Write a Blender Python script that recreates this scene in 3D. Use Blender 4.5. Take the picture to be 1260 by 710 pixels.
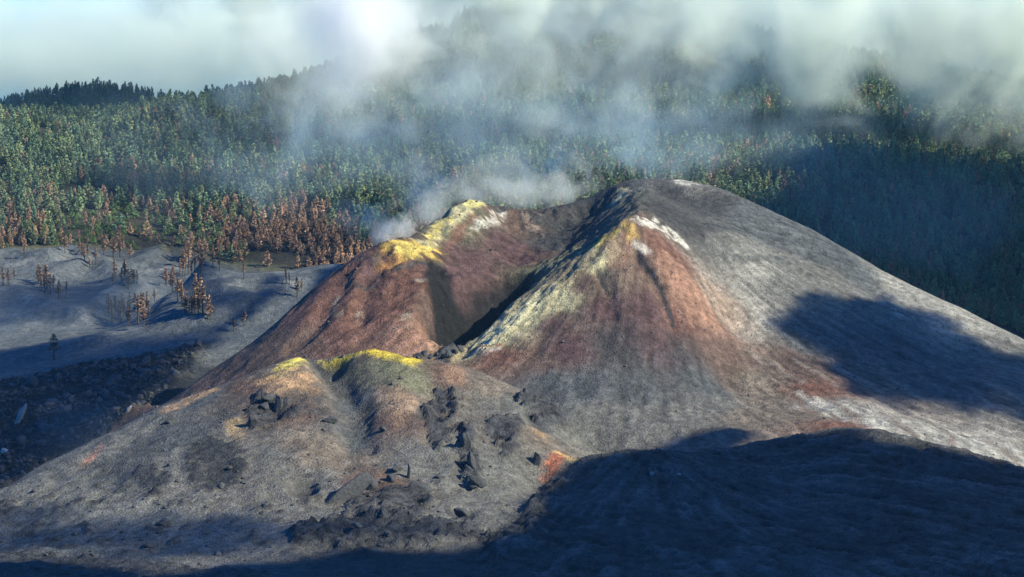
import bpy, math, random
import numpy as np
from mathutils import Vector, Matrix

# ------------------------------------------------------------------ scene, camera, sky, sun
for o in list(bpy.data.objects):
    bpy.data.objects.remove(o)
scene = bpy.context.scene
col = scene.collection
R = math.radians
rng = np.random.default_rng(7)
random.seed(7)

PITCH = R(6.0)
HFOV = R(26.0)
cam_d = bpy.data.cameras.new('camera')
cam = bpy.data.objects.new('camera', cam_d)
col.objects.link(cam)
cam.location = (0, 0, 0)
cam.rotation_euler = (R(90) - PITCH, 0, 0)
cam_d.sensor_fit = 'HORIZONTAL'
cam_d.angle = HFOV
cam_d.clip_start = 1.0
cam_d.clip_end = 20000
scene.camera = cam

SUN_EL = R(33)
SUN_AZ = R(24)                       # towards the camera from due right (+X)
S = np.array([math.cos(SUN_EL) * math.cos(SUN_AZ), -math.cos(SUN_EL) * math.sin(SUN_AZ), math.sin(SUN_EL)])
world = bpy.data.worlds.new('World')
scene.world = world
world.use_nodes = True
nt = world.node_tree
bg = nt.nodes['Background']
sky = nt.nodes.new('ShaderNodeTexSky')
sky.sky_type = 'NISHITA'
sky.sun_disc = False
sky.sun_elevation = SUN_EL
sky.sun_rotation = math.atan2(S[0], S[1])
sky.altitude = 800
sky.air_density = 1.0
sky.dust_density = 0.6
sky.ozone_density = 6.0
tint = nt.nodes.new('ShaderNodeMix')
tint.data_type = 'RGBA'; tint.blend_type = 'MULTIPLY'
tint.inputs[0].default_value = 1.0
tint.inputs[7].default_value = (0.015, 0.55, 1.08, 1)      # deep blue mountain sky
nt.links.new(sky.outputs[0], tint.inputs[6])
nt.links.new(tint.outputs[2], bg.inputs[0])
bg.inputs[1].default_value = 0.115
sun_d = bpy.data.lights.new('sun', 'SUN')
sun_d.energy = 5.0
sun_d.angle = R(0.5)
sun_d.color = (1.0, 0.93, 0.68)
sun = bpy.data.objects.new('sun', sun_d)
col.objects.link(sun)
sun.location = (900, -300, 900)
sun.rotation_euler = Vector(S).to_track_quat('Z', 'Y').to_euler()

vs = scene.view_settings
vs.view_transform = 'Standard'
vs.look = 'None'
vs.exposure = 0.92
vs.gamma = 1.0
vs.use_curve_mapping = False
cy = scene.cycles
cy.use_denoising = True
cy.denoiser = 'OPENIMAGEDENOISE'
cy.max_bounces = 6
cy.diffuse_bounces = 2
cy.glossy_bounces = 1
cy.transmission_bounces = 2
cy.volume_bounces = 4
cy.transparent_max_bounces = 16
cy.volume_max_steps = 256
cy.volume_step_rate = 1.0

# ------------------------------------------------------------------ helpers
F = 630.0 / math.tan(HFOV / 2)
cp, sp = math.cos(PITCH), math.sin(PITCH)

def ray(px, py):
    u, v = (px - 630.0) / F, (355.0 - py) / F
    return np.array([u, cp + v * sp, -sp + v * cp])

def at(px, py, Y):
    d = ray(px, py)
    return d * (Y / d[1])

_perm = np.random.default_rng(11).permutation(1024).astype(np.int32)
_perm = np.concatenate([_perm, _perm])
_ga = np.random.default_rng(12).uniform(0, 2 * math.pi, 1024).astype(np.float32)
_gx, _gy = np.cos(_ga), np.sin(_ga)

def perlin(x, y):
    x = np.asarray(x, np.float32); y = np.asarray(y, np.float32)
    xi = np.floor(x); yi = np.floor(y)
    fx = x - xi; fy = y - yi
    xi = xi.astype(np.int32) & 1023; yi = yi.astype(np.int32) & 1023
    x1 = (xi + 1) & 1023; y1 = (yi + 1) & 1023
    u = fx * fx * fx * (fx * (fx * 6 - 15) + 10)
    v = fy * fy * fy * (fy * (fy * 6 - 15) + 10)
    def g(ix, iy, dx, dy):
        h = _perm[_perm[ix] + iy]
        return _gx[h] * dx + _gy[h] * dy
    a = g(xi, yi, fx, fy); b = g(x1, yi, fx - 1, fy)
    c = g(xi, y1, fx, fy - 1); d = g(x1, y1, fx - 1, fy - 1)
    return ((a + u * (b - a)) * (1 - v) + (c + u * (d - c)) * v) * 1.5

def fbm(x, y, octs=4, gain=0.5, lac=2.03):
    s = 0; a = 1.0; f = 1.0; n = 0
    for i in range(octs):
        s = s + a * perlin(x * f + 17.3 * i, y * f - 9.1 * i); n += a
        a *= gain; f *= lac
    return s / n

def ridged(x, y, octs=4, gain=0.5):
    s = 0; a = 1.0; f = 1.0; n = 0
    for i in range(octs):
        s = s + a * (1 - 2 * np.abs(perlin(x * f + 31.7 * i, y * f + 5.3 * i))); n += a
        a *= gain; f *= 2.1
    return s / n

def smooth(a, b, x):
    t = np.clip((x - a) / (b - a), 0, 1)
    return t * t * (3 - 2 * t)

def tag(o, label, cat=None, group=None, kind=None):
    if label: o['label'] = label
    if cat: o['category'] = cat
    if group: o['group'] = group
    if kind: o['kind'] = kind
    return o

# ------------------------------------------------------------------ the terrain's skeleton
# Each entry is a point of the relief: direction from the camera and its own distance, kept only as x, y, z.
CP = []
def pt(px, py, Y): CP.append(tuple(at(px, py, Y)))
def line(pts, step=14.0, back=None, front=None):
    P = [at(*p) for p in pts]
    out = []
    for a, b in zip(P[:-1], P[1:]):
        n = max(1, int(np.linalg.norm((b - a)[:2]) / step))
        for k in range(n): out.append(a + (b - a) * (k / n))
    out.append(P[-1])
    for p in out: CP.append(tuple(p))
    for (dy, dz) in (back or []):
        for p in out[::3]: CP.append((p[0], p[1] + dy, p[2] + dz))
    return out

SKY_MAIN = [(150,530,1425),(215,487,1440),(260,455,1440),(300,428,1445),(340,396,1450),(380,358,1455),(410,334,1460),(440,314,1465),(470,301,1465),(488,298,1468),(510,291,1492),(530,274,1520),(552,257,1545),(575,245,1560),(600,249,1574),(625,255,1588),(655,258,1600),(685,254,1608),(715,246,1610),(745,232,1615),(775,221,1615),(805,219,1610),(840,221,1605),(870,227,1600),(900,237,1600),(950,260,1595),(1000,283,1590),(1040,306,1580),(1090,335,1570),(1140,360,1560),(1180,379,1550),(1260,419,1530),(1340,462,1500),(1450,520,1470)]
line(SKY_MAIN, 14)
for q in SKY_MAIN:
    p = at(*q)
    fl = -236.0 - 0.02 * max(0, p[0])
    CP.append((p[0], p[1] + 45, max(p[2] - 20, fl))); CP.append((p[0], p[1] + 120, max(p[2] - 62, fl)))
    if p[0] > -180: CP.append((p[0], p[1] + 200, max(fl, min(p[2] - 80, -150 - 0.05 * abs(p[0])))))
# spur from the summit to the near peak, near lip of the crater
line([(770,274,1450),(782,264,1476),(795,247,1530),(802,232,1580)], 10)
line([(770,275,1449),(740,310,1425),(700,352,1400),(660,386,1378),(622,410,1362),(592,430,1350)], 10)
E2 = line([(752,290,1468),(720,312,1462),(672,341,1440),(642,369,1415),(606,397,1392),(574,428,1372)], 10)
for p in E2[5:-4:2]:
    CP.append((p[0] - 10, p[1] + 16, p[2] - 9))
# crater bowl
for q in [(700,282,1570),(730,262,1590),(660,300,1550),(640,322,1508),(625,338,1488),(600,300,1520),(620,275,1570),(570,330,1478),(600,350,1464),(578,380,1438),(560,410,1416),(548,300,1500),(700,310,1520),(740,285,1510)]: pt(*q)
line([(530,312,1472),(534,340,1446),(530,375,1412),(524,402,1388),(522,432,1366)], 10)
for q in [(556,432,1369),(545,438,1360),(575,441,1355)]: pt(*q)
# left red flank
for q in [(500,330,1445),(460,340,1440),(420,360,1430),(380,390,1420),(500,370,1415),(450,390,1405),(400,410,1400),(500,410,1378),(450,425,1378),(350,425,1405),(300,450,1410),(260,470,1418)]: pt(*q)
# near face of the cone
for q in [(700,420,1338),(760,350,1392),(780,320,1420),(810,400,1362),(850,350,1418),(830,300,1468),(860,440,1352),(650,445,1326),(750,480,1294),(850,500,1292),(650,485,1288),(700,520,1258),(780,530,1246),(900,480,1345),(950,450,1382),(1000,470,1356),(1000,520,1262),(900,530,1238),(1100,480,1365),(1100,520,1272),(1200,500,1352),(1200,540,1290),(1260,555,1262),(1260,480,1390),(1340,520,1370),(1340,600,1240),(1000,350,1496),(1000,400,1440),(1100,400,1472),(900,350,1462),(900,400,1418),(900,290,1512),(850,260,1545),(950,300,1538),(1180,440,1455),(700,390,1368),(720,460,1308),(1060,350,1530),(820,245,1572)]: pt(*q)
# front cone
SKY_FRONT = [(-90,640,1060),(0,602,1090),(50,573,1110),(100,549,1125),(150,525,1140),(200,500,1150),(240,485,1160),(300,463,1170),(340,446,1178),(360,438,1182),(375,437,1182),(390,440,1182),(400,446,1177),(425,438,1182),(440,433,1184),(456,430,1185),(475,434,1185),(500,440,1188),(530,444,1190),(560,450,1195),(590,458,1195),(620,471,1190),(660,489,1180),(690,511,1170),(715,540,1150),(729,553,1135)]
line(SKY_FRONT, 9)
for q in SKY_FRONT:
    p = at(*q)
    CP.append((p[0], p[1] + 35, p[2] - 13)); CP.append((p[0], p[1] + 75, p[2] - (24 if q[0] > 480 else 36)))
line([(401,447,1176),(425,480,1146),(438,510,1118),(442,545,1086)], 12)       # gully
line([(456,432,1184),(472,452,1164),(484,475,1142),(500,510,1112)], 10)       # buttress
for q in [(400,480,1138),(370,460,1152),(340,480,1136),(300,500,1128),(250,520,1110),(200,540,1100),(150,560,1085),(100,590,1066),(50,615,1046),(0,640,1022),(350,560,1060),(450,575,1058),(550,560,1072),(530,480,1148),(580,500,1138),(630,530,1112),(650,560,1092),(690,560,1105),(450,620,1008),(300,620,1010),(200,620,1014),(550,620,1012),(100,660,985),(650,615,1040),(0,680,970),(-100,690,980),(400,640,985)]: pt(*q)
# dark hills in front on the right
line([(655,618,1045),(672,595,1075),(700,572,1085),(730,561,1087),(780,554,1092),(840,560,1100),(900,552,1130),(945,540,1160)], 10)
line([(945,541,1165),(985,534,1165),(1015,529,1158),(1050,527,1150),(1100,535,1140),(1180,553,1130),(1260,577,1120),(1340,606,1105)], 10)
for (px, py, Y) in [(730,561,1087),(780,554,1092),(840,560,1100),(985,534,1165),(1050,527,1150),(1100,535,1140),(1180,553,1130),(1260,577,1120)]:
    p = at(px, py, Y); CP.append((p[0], p[1] + 28, p[2] - 9)); CP.append((p[0], p[1] + 55, p[2] - 19))
line([(900,552,1128),(925,590,1075),(960,630,1020),(1010,680,950)], 14)       # furrow between the two
for q in [(760,600,1032),(860,600,1046),(1050,570,1088),(1130,590,1072),(1220,620,1040),(1060,630,1012),(980,590,1082),(800,650,975),(700,650,982),(880,650,985),(600,660,968),(1150,660,975)]: pt(*q)
for px in range(-200, 1501, 100): pt(px, 708 + 6 * math.sin(px * .013), 905); pt(px, 770, 830)
for X in range(-900, 901, 300):
    CP.append((X, 650, -225.)); CP.append((X, 500, -205. )); CP.append((X, 300, -125.)); CP.append((X, 120, -62.)); CP.append((X, 0, -14.)); CP.append((X, -150, -8.))
# lava field and ash plain on the left
for q in [(-150,480,1640),(0,476,1640),(100,456,1662),(200,436,1690),(255,425,1700),(300,412,1715),(0,540,1510),(100,505,1540),(200,470,1570),(0,592,1420),(60,570,1430),(-150,600,1420),(130,545,1440),(-250,540,1500)]: pt(*q)
for q in [(-200,310,2170),(0,312,2150),(0,350,2030),(0,400,1880),(0,440,1750),(-150,400,1880),(100,306,2180),(200,308,2180),(300,332,2110),(350,336,2090),(400,330,2090),(200,360,2005),(200,400,1870),(300,380,1930),(100,380,1930),(100,425,1770),(340,360,1990),(150,340,2070),(60,335,2080),(380,350,2010)]: pt(*q)
# mountain
line([(-250,200,2450),(-100,168,2520),(0,158,2560),(100,160,2580),(170,152,2560),(215,138,2540),(260,132,2570),(320,126,2620),(400,104,2720),(500,60,2820),(600,20,2920),(660,4,2960),(760,0,2960),(850,30,2920),(940,62,2800),(1000,98,2700),(1060,134,2500),(1130,152,2430),(1200,186,2380),(1260,198,2330),(1350,232,2280),(1500,300,2200)], 45)
line([(-160,180,3250),(-60,160,3280),(0,136,3300),(40,122,3310),(90,113,3320),(150,110,3320),(200,124,3330),(260,160,3340),(320,200,3340)], 45)
for px in range(-100, 300, 40): CP.append((at(px, 300, 2890)[0], 2890, -94.)); CP.append((at(px, 300, 3060)[0], 3060, -82.))
for q in [(0,200,2400),(0,260,2255),(200,200,2395),(200,260,2278),(300,200,2380),(100,182,2485),(400,300,2140),(400,250,2230),(500,200,2350),(500,250,2200),(600,150,2480),(700,150,2500),(700,240,2060),(800,200,2260),(900,200,2250),(900,130,2550),(820,100,2700),(1000,230,2130),(1000,160,2400),(1100,300,2000),(1100,200,2260),(1200,350,1950),(1200,250,2140),(1260,400,1900),(1260,300,2050),(1400,420,1900),(-150,250,2290)]: pt(*q)
for (px, Y) in [(250,1850),(400,1850),(550,1830),(700,1830),(850,1840),(1000,1840),(1150,1780)]:
    CP.append((at(px, 300, Y)[0], Y, -172. - 0.00018 * (px - 550) ** 2 * 0.5))
for X in range(-2400, 2401, 600):
    CP.append((X, 4400, -230.)); CP.append((X, 3700, -150. - abs(X + 200) * .03))
    if abs(X) > 1100:
        for Y, z in ((2900, -90.), (2400, -150.), (1900, -220.), (1400, -240.), (900, -225.)): CP.append((X, Y, z))

CP = np.array(CP, np.float64)
_, _ui = np.unique(np.round(CP[:, :2] / 4.0).astype(int), axis=0, return_index=True)
CP = CP[np.sort(_ui)]
cx = CP[:, :2] / 100.0
CC = 0.045
def kern(r2): return np.sqrt(r2 + CC * CC)
n = len(cx)
A = np.zeros((n + 3, n + 3))
d2 = ((cx[:, None, :] - cx[None, :, :]) ** 2).sum(-1)
A[:n, :n] = -kern(d2) + np.eye(n) * 0.006
A[:n, n] = 1; A[:n, n + 1:] = cx
A[n:, :n] = A[:n, n:].T
W = np.linalg.solve(A, np.concatenate([CP[:, 2], np.zeros(3)]))
def base_h(x, y):
    sh = x.shape
    x = (np.asarray(x).ravel() / 100.0).astype(np.float32); y = (np.asarray(y).ravel() / 100.0).astype(np.float32)
    out = np.empty(len(x), np.float32)
    c32 = cx.astype(np.float32); w32 = W[:n].astype(np.float32)
    B = 20000
    for i in range(0, len(x), B):
        X = x[i:i + B, None] - c32[None, :, 0]; X *= X
        Y = y[i:i + B, None] - c32[None, :, 1]; Y *= Y
        X += Y; X += CC * CC; np.sqrt(X, out=X)
        out[i:i + B] = -(X @ w32)
    out = out + W[n] + W[n + 1] * x + W[n + 2] * y
    return out.reshape(sh).astype(np.float64)

def axis(lo, hi, step, lo_end, hi_end, g=1.09):
    a = list(np.arange(lo, hi, step))
    s = step; v = a[-1]; up = []
    while v < hi_end: s *= g; v += s; up.append(v)
    s = step; v = a[0]; dn = []
    while v > lo_end: s *= g; v -= s; dn.append(v)
    return np.array(dn[::-1] + a + up)
gx = axis(-500, 480, 1.35, -2600, 2600)
y1 = axis(820, 1720, 1.35, -200, 1721, 1.09)
y1 = y1[y1 < 1720]
y2 = np.arange(1720, 2260, 2.3)
y3 = np.arange(2260, 3450, 5.5)
y4 = axis(3450, 3460, 6, 3449, 5200, 1.12)
gy = np.concatenate([y1, y2, y3, y4[y4 > 3450]])
GX, GY = np.meshgrid(gx, gy, indexing='ij')
NX, NY = GX.shape
GZ = base_h(GX, GY)

def height(x, y):
    x = np.atleast_1d(np.asarray(x, float)); y = np.atleast_1d(np.asarray(y, float))
    i = np.clip(np.searchsorted(gx, x) - 1, 0, NX - 2); j = np.clip(np.searchsorted(gy, y) - 1, 0, NY - 2)
    u = (x - gx[i]) / (gx[i + 1] - gx[i]); v = (y - gy[j]) / (gy[j + 1] - gy[j])
    return (GZ[i, j] * (1 - u) * (1 - v) + GZ[i + 1, j] * u * (1 - v) + GZ[i, j + 1] * (1 - u) * v + GZ[i + 1, j + 1] * u * v)

YS = np.arange(780, 3600, 1.2)
def hit(px, py, ymax=3600):
    """first ground point in that direction, no farther than ymax"""
    for k in range(60):
        d = ray(px, py); t = YS / d[1]
        z = d[2] * t; h = height(d[0] * t, YS)
        w = np.nonzero(h >= z)[0]
        if len(w) and YS[w[0]] <= ymax:
            return np.array([d[0] * t[w[0]], YS[w[0]], h[w[0]]])
        py += 1.0
    return at(px, py, ymax)
def hits(pts, ymax=3600): return np.array([hit(p[0], p[1], ymax) for p in pts])

def sdist(poly, x, y):
    """signed distance (inside > 0) to a polygon on the ground plan"""
    d = np.full(x.shape, 1e9); inside = np.zeros(x.shape, bool)
    m = len(poly)
    for a in range(m):
        ax, ay = poly[a][:2]; bx, by = poly[(a + 1) % m][:2]
        ex, ey = bx - ax, by - ay
        t = np.clip(((x - ax) * ex + (y - ay) * ey) / (ex * ex + ey * ey + 1e-9), 0, 1)
        d = np.minimum(d, (x - ax - t * ex) ** 2 + (y - ay - t * ey) ** 2)
        c = ((ay > y) != (by > y)) & (x < ex * (y - ay) / (ey + (1e-12 if ey == 0 else 0)) + ax)
        inside ^= c
    d = np.sqrt(d)
    return np.where(inside, d, -d)
def ldist(pl, x, y):
    d = np.full(x.shape, 1e9)
    for a in range(len(pl) - 1):
        ax, ay = pl[a][:2]; bx, by = pl[a + 1][:2]
        ex, ey = bx - ax, by - ay
        t = np.clip(((x - ax) * ex + (y - ay) * ey) / (ex * ex + ey * ey + 1e-9), 0, 1)
        d = np.minimum(d, (x - ax - t * ex) ** 2 + (y - ay - t * ey) ** 2)
    return np.sqrt(d)
def window(P, m):
    i0, i1 = np.searchsorted(gx, [P[:, 0].min() - m, P[:, 0].max() + m]); j0, j1 = np.searchsorted(gy, [P[:, 1].min() - m, P[:, 1].max() + m])
    return slice(i0, i1), slice(j0, j1)
NOISE_A = fbm(GX / 22, GY / 22, 4)            # shared wobble for edges
NOISE_B = fbm(GX / 6 + 50, GY / 6, 3)
NOISE_C = fbm(GX / 14 + 31, GY / 14, 5, .72)
def mask_poly(pts, ymax, soft, wob):
    P = hits(pts, ymax); w = window(P, soft * 2 + wob * 2)
    s = sdist(P, GX[w], GY[w]) + wob * (1.1 * NOISE_C[w] + .6 * NOISE_A[w] + .5 * NOISE_B[w])
    return w, smooth(-soft, soft, s)
def mask_line(pts, ymax, width, wob):
    P = hits(pts, ymax); w = window(P, width * 3 + wob * 2)
    s = ldist(P, GX[w] + wob * NOISE_A[w], GY[w] + wob * NOISE_B[w])
    return w, 1 - smooth(width * .4, width * 1.2, s)

# ------------------------------------------------------------------ finer relief
_x, _y = GX, GY
def carve(pts, depth, wid, p=3.0):
    pl = np.array([at(*q)[:2] for q in pts]); w = window(pl, wid * 3)
    dd = ldist(pl, GX[w] + 3 * NOISE_A[w], GY[w] + 3 * NOISE_A[w]) / wid
    GZ[w] -= depth * np.exp(-dd ** p)
carve([(630,360,1466),(606,382,1448),(586,400,1428),(570,413,1414),(556,424,1397)], 28, 17)
carve([(401,447,1176),(412,468,1158),(425,490,1137),(438,520,1110),(442,550,1080)], 5, 9)
carve([(390,440,1182),(400,446,1177),(410,452,1174)], 4, 7)
carve([(540,480,1150),(545,510,1120),(535,545,1085)], 4, 6)
carve([(690,285,1575),(715,270,1590),(730,258,1605)], 4, 12)
carve([(470,322,1450),(455,350,1430),(440,385,1405)], 4, 8)
carve([(420,350,1440),(395,385,1415),(365,420,1400)], 4, 8)

carve([(786,312,1420),(806,345,1400),(826,386,1375),(834,410,1365)], 3, 5)
carve([(738,338,1405),(748,362,1390),(752,395,1365)], 3, 5)
for q in ([(600,252,1574),(630,257,1588),(655,261,1598),(664,271,1590)], [(484,331,1448),(505,328,1455),(540,329,1462)], [(700,305,1530),(722,301,1500),(744,290,1480)], [(766,280,1447),(769,296,1440),(773,306,1432)], [(340,392,1448),(372,364,1450),(410,338,1456)]):
    carve(q, 2.6, 2.6, 2.0)
carve([(552,425,1398),(560,412,1408)], 11, 12, 2.0)
carve([(540,366,1456),(547,388,1432),(554,418,1400)], 5, 9, 2.0)
def dune(pts, amp, wid, ymax=2400, skew=0.0):
    P = hits(pts, ymax); w = window(P, wid * 4)
    dd = ldist(P, GX[w] + 5 * NOISE_A[w], GY[w] + 5 * NOISE_A[w])
    return w, amp / (1 + (dd / wid) ** 2) ** 1.5
EDITS = []
for pts, amp, wid in [([(58,326),(84,313),(104,318)],11,13),([(74,341),(98,333),(119,329),(140,343),(164,362)],13,15),([(174,330),(190,318),(211,308),(230,316)],13,16),
                      ([(212,338),(232,345),(252,357),(276,368),(304,380)],11,14),([(100,396),(122,380),(144,366)],11,15),([(-30,322),(10,316),(45,324)],9,16),
                      ([(20,400),(60,392),(100,398)],8,14),([(-30,352),(20,362),(60,382)],9,15),([(180,385),(215,395),(260,392)],8,14),([(292,352),(330,346),(356,352)],6,12),([(20,440),(70,428),(120,420)],7,16)]:
    EDITS.append(dune(pts, amp * .8, wid * 1.25))
for w, a in EDITS: GZ[w] += a

cone_w, cone_m = mask_poly([(205,495),(300,432),(440,317),(500,302),(575,249),(655,263),(745,237),(805,224),(870,231),(950,264),(1040,310),(1180,383),(1270,424),(1320,560),(1260,574),(1050,528),(900,548),(740,556),(690,505),(560,452),(456,436),(390,446)], 1640, 10, 3)
SUMMIT = at(785, 235, 1580)
NEARPK = at(772, 276, 1455)
CRATER = at(600, 330, 1500)
def rills(x, y, c, k):
    th = np.arctan2(y - c[1], x - c[0]); r = np.hypot(x - c[0], y - c[1])
    return perlin(th * k + 0.35 * perlin(x / 30, y / 30), r / 55.0), perlin(th * k * 2.7 + 40, r / 26.0), r
ra, rb, rr = rills(GX[cone_w], GY[cone_w], CRATER + np.array([110, 30, 0]), 31)
damp = smooth(20, 90, rr)
_th = np.arctan2(GY[cone_w] - CRATER[1] - 30, GX[cone_w] - CRATER[0] - 110)
_gr = 1 - np.abs(perlin(_th * 15 + .5 * NOISE_A[cone_w], rr / 90.0)) * 3.2
_gr2 = 1 - np.abs(perlin(_th * 33 + .4 * NOISE_A[cone_w] + 7, rr / 60.0)) * 3.0
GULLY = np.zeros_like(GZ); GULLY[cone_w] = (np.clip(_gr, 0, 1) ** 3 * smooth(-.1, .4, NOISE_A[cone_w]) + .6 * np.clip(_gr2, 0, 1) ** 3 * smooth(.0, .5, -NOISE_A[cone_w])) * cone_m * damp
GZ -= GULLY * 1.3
RILL = np.zeros_like(GZ); RILL[cone_w] = (0.6 * ra + 0.4 * rb) * cone_m * damp
GZ += RILL * 0.8
lava_w, lava_m = mask_poly([(-120,478),(0,474),(60,462),(100,452),(180,440),(258,423),(232,455),(214,486),(150,522),(60,565),(0,600),(-60,640),(-160,640)], 1740, 6, 9)
LAVA = np.zeros_like(GZ); LAVA[lava_w] = lava_m
front_w, front_m = mask_poly([(-80,640),(0,605),(100,552),(200,503),(300,466),(370,441),(400,450),(456,433),(530,447),(590,461),(660,492),(715,543),(690,575),(655,615),(560,680),(350,690),(0,690),(-80,690)], 1200, 8, 4)
FRONT = np.zeros_like(GZ); FRONT[front_w] = front_m
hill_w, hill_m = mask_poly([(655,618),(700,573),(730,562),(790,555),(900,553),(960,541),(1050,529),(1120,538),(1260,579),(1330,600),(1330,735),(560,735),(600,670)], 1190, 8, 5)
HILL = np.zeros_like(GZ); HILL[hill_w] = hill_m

GZ += 1.6 * fbm(GX / 70, GY / 70, 3) + 0.35 * NOISE_A + 0.16 * NOISE_B
GZ += LAVA * (4.5 * ridged(GX / 40, GY / 30, 4, .6) + 2.6 * np.abs(NOISE_B) + 1.8 * ridged(GX / 7, GY / 7, 3))
fl = ridged((GX * .8 + GY * .6) / 38, (GX * -.6 + GY * .8) / 11, 3)
flow = ridged((GX * .8 - GY * .6) / 44 + .4 * NOISE_A, (GX * .6 + GY * .8) / 10 + .8 * NOISE_A, 3)
GZ += HILL * (2.6 * flow + 1.2 * np.abs(NOISE_B) + 1.3 * NOISE_A)
GZ += FRONT * (1.2 * NOISE_A + 0.35 * NOISE_B + 1.9 * (ridged(GX / 30 + 5, GY / 42, 4) - .2))
CONE = np.zeros_like(GZ); CONE[cone_w] = cone_m
GZ += CONE * (1.5 * (ridged(GX / 26 + 15, GY / 34, 4, .55) - .2))
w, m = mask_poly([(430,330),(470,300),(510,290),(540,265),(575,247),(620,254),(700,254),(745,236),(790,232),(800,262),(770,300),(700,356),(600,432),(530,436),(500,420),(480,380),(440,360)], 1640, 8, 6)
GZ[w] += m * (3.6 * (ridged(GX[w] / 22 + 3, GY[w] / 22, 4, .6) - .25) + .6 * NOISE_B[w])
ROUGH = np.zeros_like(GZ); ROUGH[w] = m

CRAG_AND_SHADE = np.zeros_like(GZ)
def crag(pts, amp, ymax=1220, soft=1.5, wob=7.0, scale=7.0):
    w, m = mask_poly(pts, ymax, soft, wob)
    m = m * smooth(-.55, -.05, NOISE_C[w] + .3 * NOISE_B[w])
    GZ[w] += m * amp * (0.5 + 1.25 * ridged(GX[w] / scale + 7, GY[w] / scale, 4, .65))
    CRAG_AND_SHADE[w] = np.maximum(CRAG_AND_SHADE[w], m)
crag([(522,505),(540,485),(556,482),(566,500),(556,530),(540,552),(527,535)], 2.6)
crag([(566,530),(580,526),(584,560),(588,590),(596,600),(582,604),(572,585),(566,560)], 3.2)
crag([(600,520),(625,512),(648,524),(640,545),(612,548)], 2.0)
crag([(615,545),(640,548),(644,560),(625,566)], 1.8)
crag([(632,488),(650,486),(680,500),(706,516),(712,530),(692,530),(660,510)], 3.2)
crag([(360,655),(390,645),(440,640),(520,642),(590,648),(610,660),(520,672),(420,672),(365,672)], 2.4, scale=9)
crag([(430,612),(470,598),(520,600),(535,622),(500,640),(440,640)], 1.8, scale=5)
crag([(600,665),(640,640),(668,600),(690,585),(670,640),(640,680),(600,690)], 2.2, scale=9)
crag([(304,505),(318,488),(352,492),(368,515),(345,525),(312,528)], 2.0, scale=5)
crag([(160,580),(185,575),(205,590),(200,612),(182,612)], .9)
crag([(234,548),(262,538),(296,545),(305,575),(290,600),(262,605),(240,595),(228,572)], 0.8, scale=4)
crag([(0,618),(16,622),(18,632),(0,640),(-20,636)], 1.5)
crag([(508,439),(540,436),(566,430),(556,442),(520,443)], 2.0, ymax=1400, wob=1.5, soft=1.2, scale=4)
crag([(0,680),(60,684),(140,690),(220,698),(330,704),(330,730),(0,730),(-100,700)], 1.2, scale=10)
for q, a_, sc_ in [([(446,316),(466,312),(480,318),(462,328)],1.6,5),([(512,318),(534,320),(546,328),(530,332)],1.8,5),([(600,252),(655,262),(704,258),(704,266),(664,274),(640,268)],2.2,6),([(640,262),(662,262),(664,292),(644,290)],1.8,5),([(770,274),(800,272),(842,296),(846,304),(806,286)],1.6,5),([(482,332),(540,324),(542,330),(484,336)],1.5,4),([(762,280),(772,276),(770,305),(760,300)],1.6,4),([(700,304),(745,286),(746,294),(704,312)],1.6,5),([(584,426),(640,404),(640,412),(590,438)],1.4,4),([(420,372),(440,366),(446,396),(424,396)],1.4,6)]:
    w, m = mask_poly(q, 1640, 1.5, 4)
    GZ[w] += m * a_ * ridged(GX[w] / sc_ + 2, GY[w] / sc_, 3)
w, m = mask_poly([(522,330),(548,338),(572,380),(590,392),(580,425),(545,434),(526,425),(520,380)], 1640, 4, 6)
GZ[w] += m * 3.4 * (ridged(GX[w] / 9 + 4, GY[w] / 11, 4, .65) - .2)
# small hollows, dug in and painted dark for the shade inside
for (px, py, r, dep) in [(372, 601, 6.5, 5.0), (820, 589, 7.5, 4.0), (570, 634, 5, 2.5), (200, 646, 3.5, 1.6), (331, 507, 8, 3.5), (347, 500, 5, 3), (526, 500, 7, 3.5), (577, 562, 6, 3.5), (612, 527, 7, 3), (458, 602, 7, 3), (505, 612, 7, 2.5), (268, 580, 9, 2), (662, 508, 7, 3)]:
    c = hit(px, py); w = window(np.array([c[:2]]), r * 3)
    dd = np.hypot(GX[w] - c[0], (GY[w] - c[1]) * .7) / r
    GZ[w] -= dep * np.exp(-dd ** 4)
    CRAG_AND_SHADE[w] = np.maximum(CRAG_AND_SHADE[w], np.exp(-dd ** 4) * 1.0)

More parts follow.
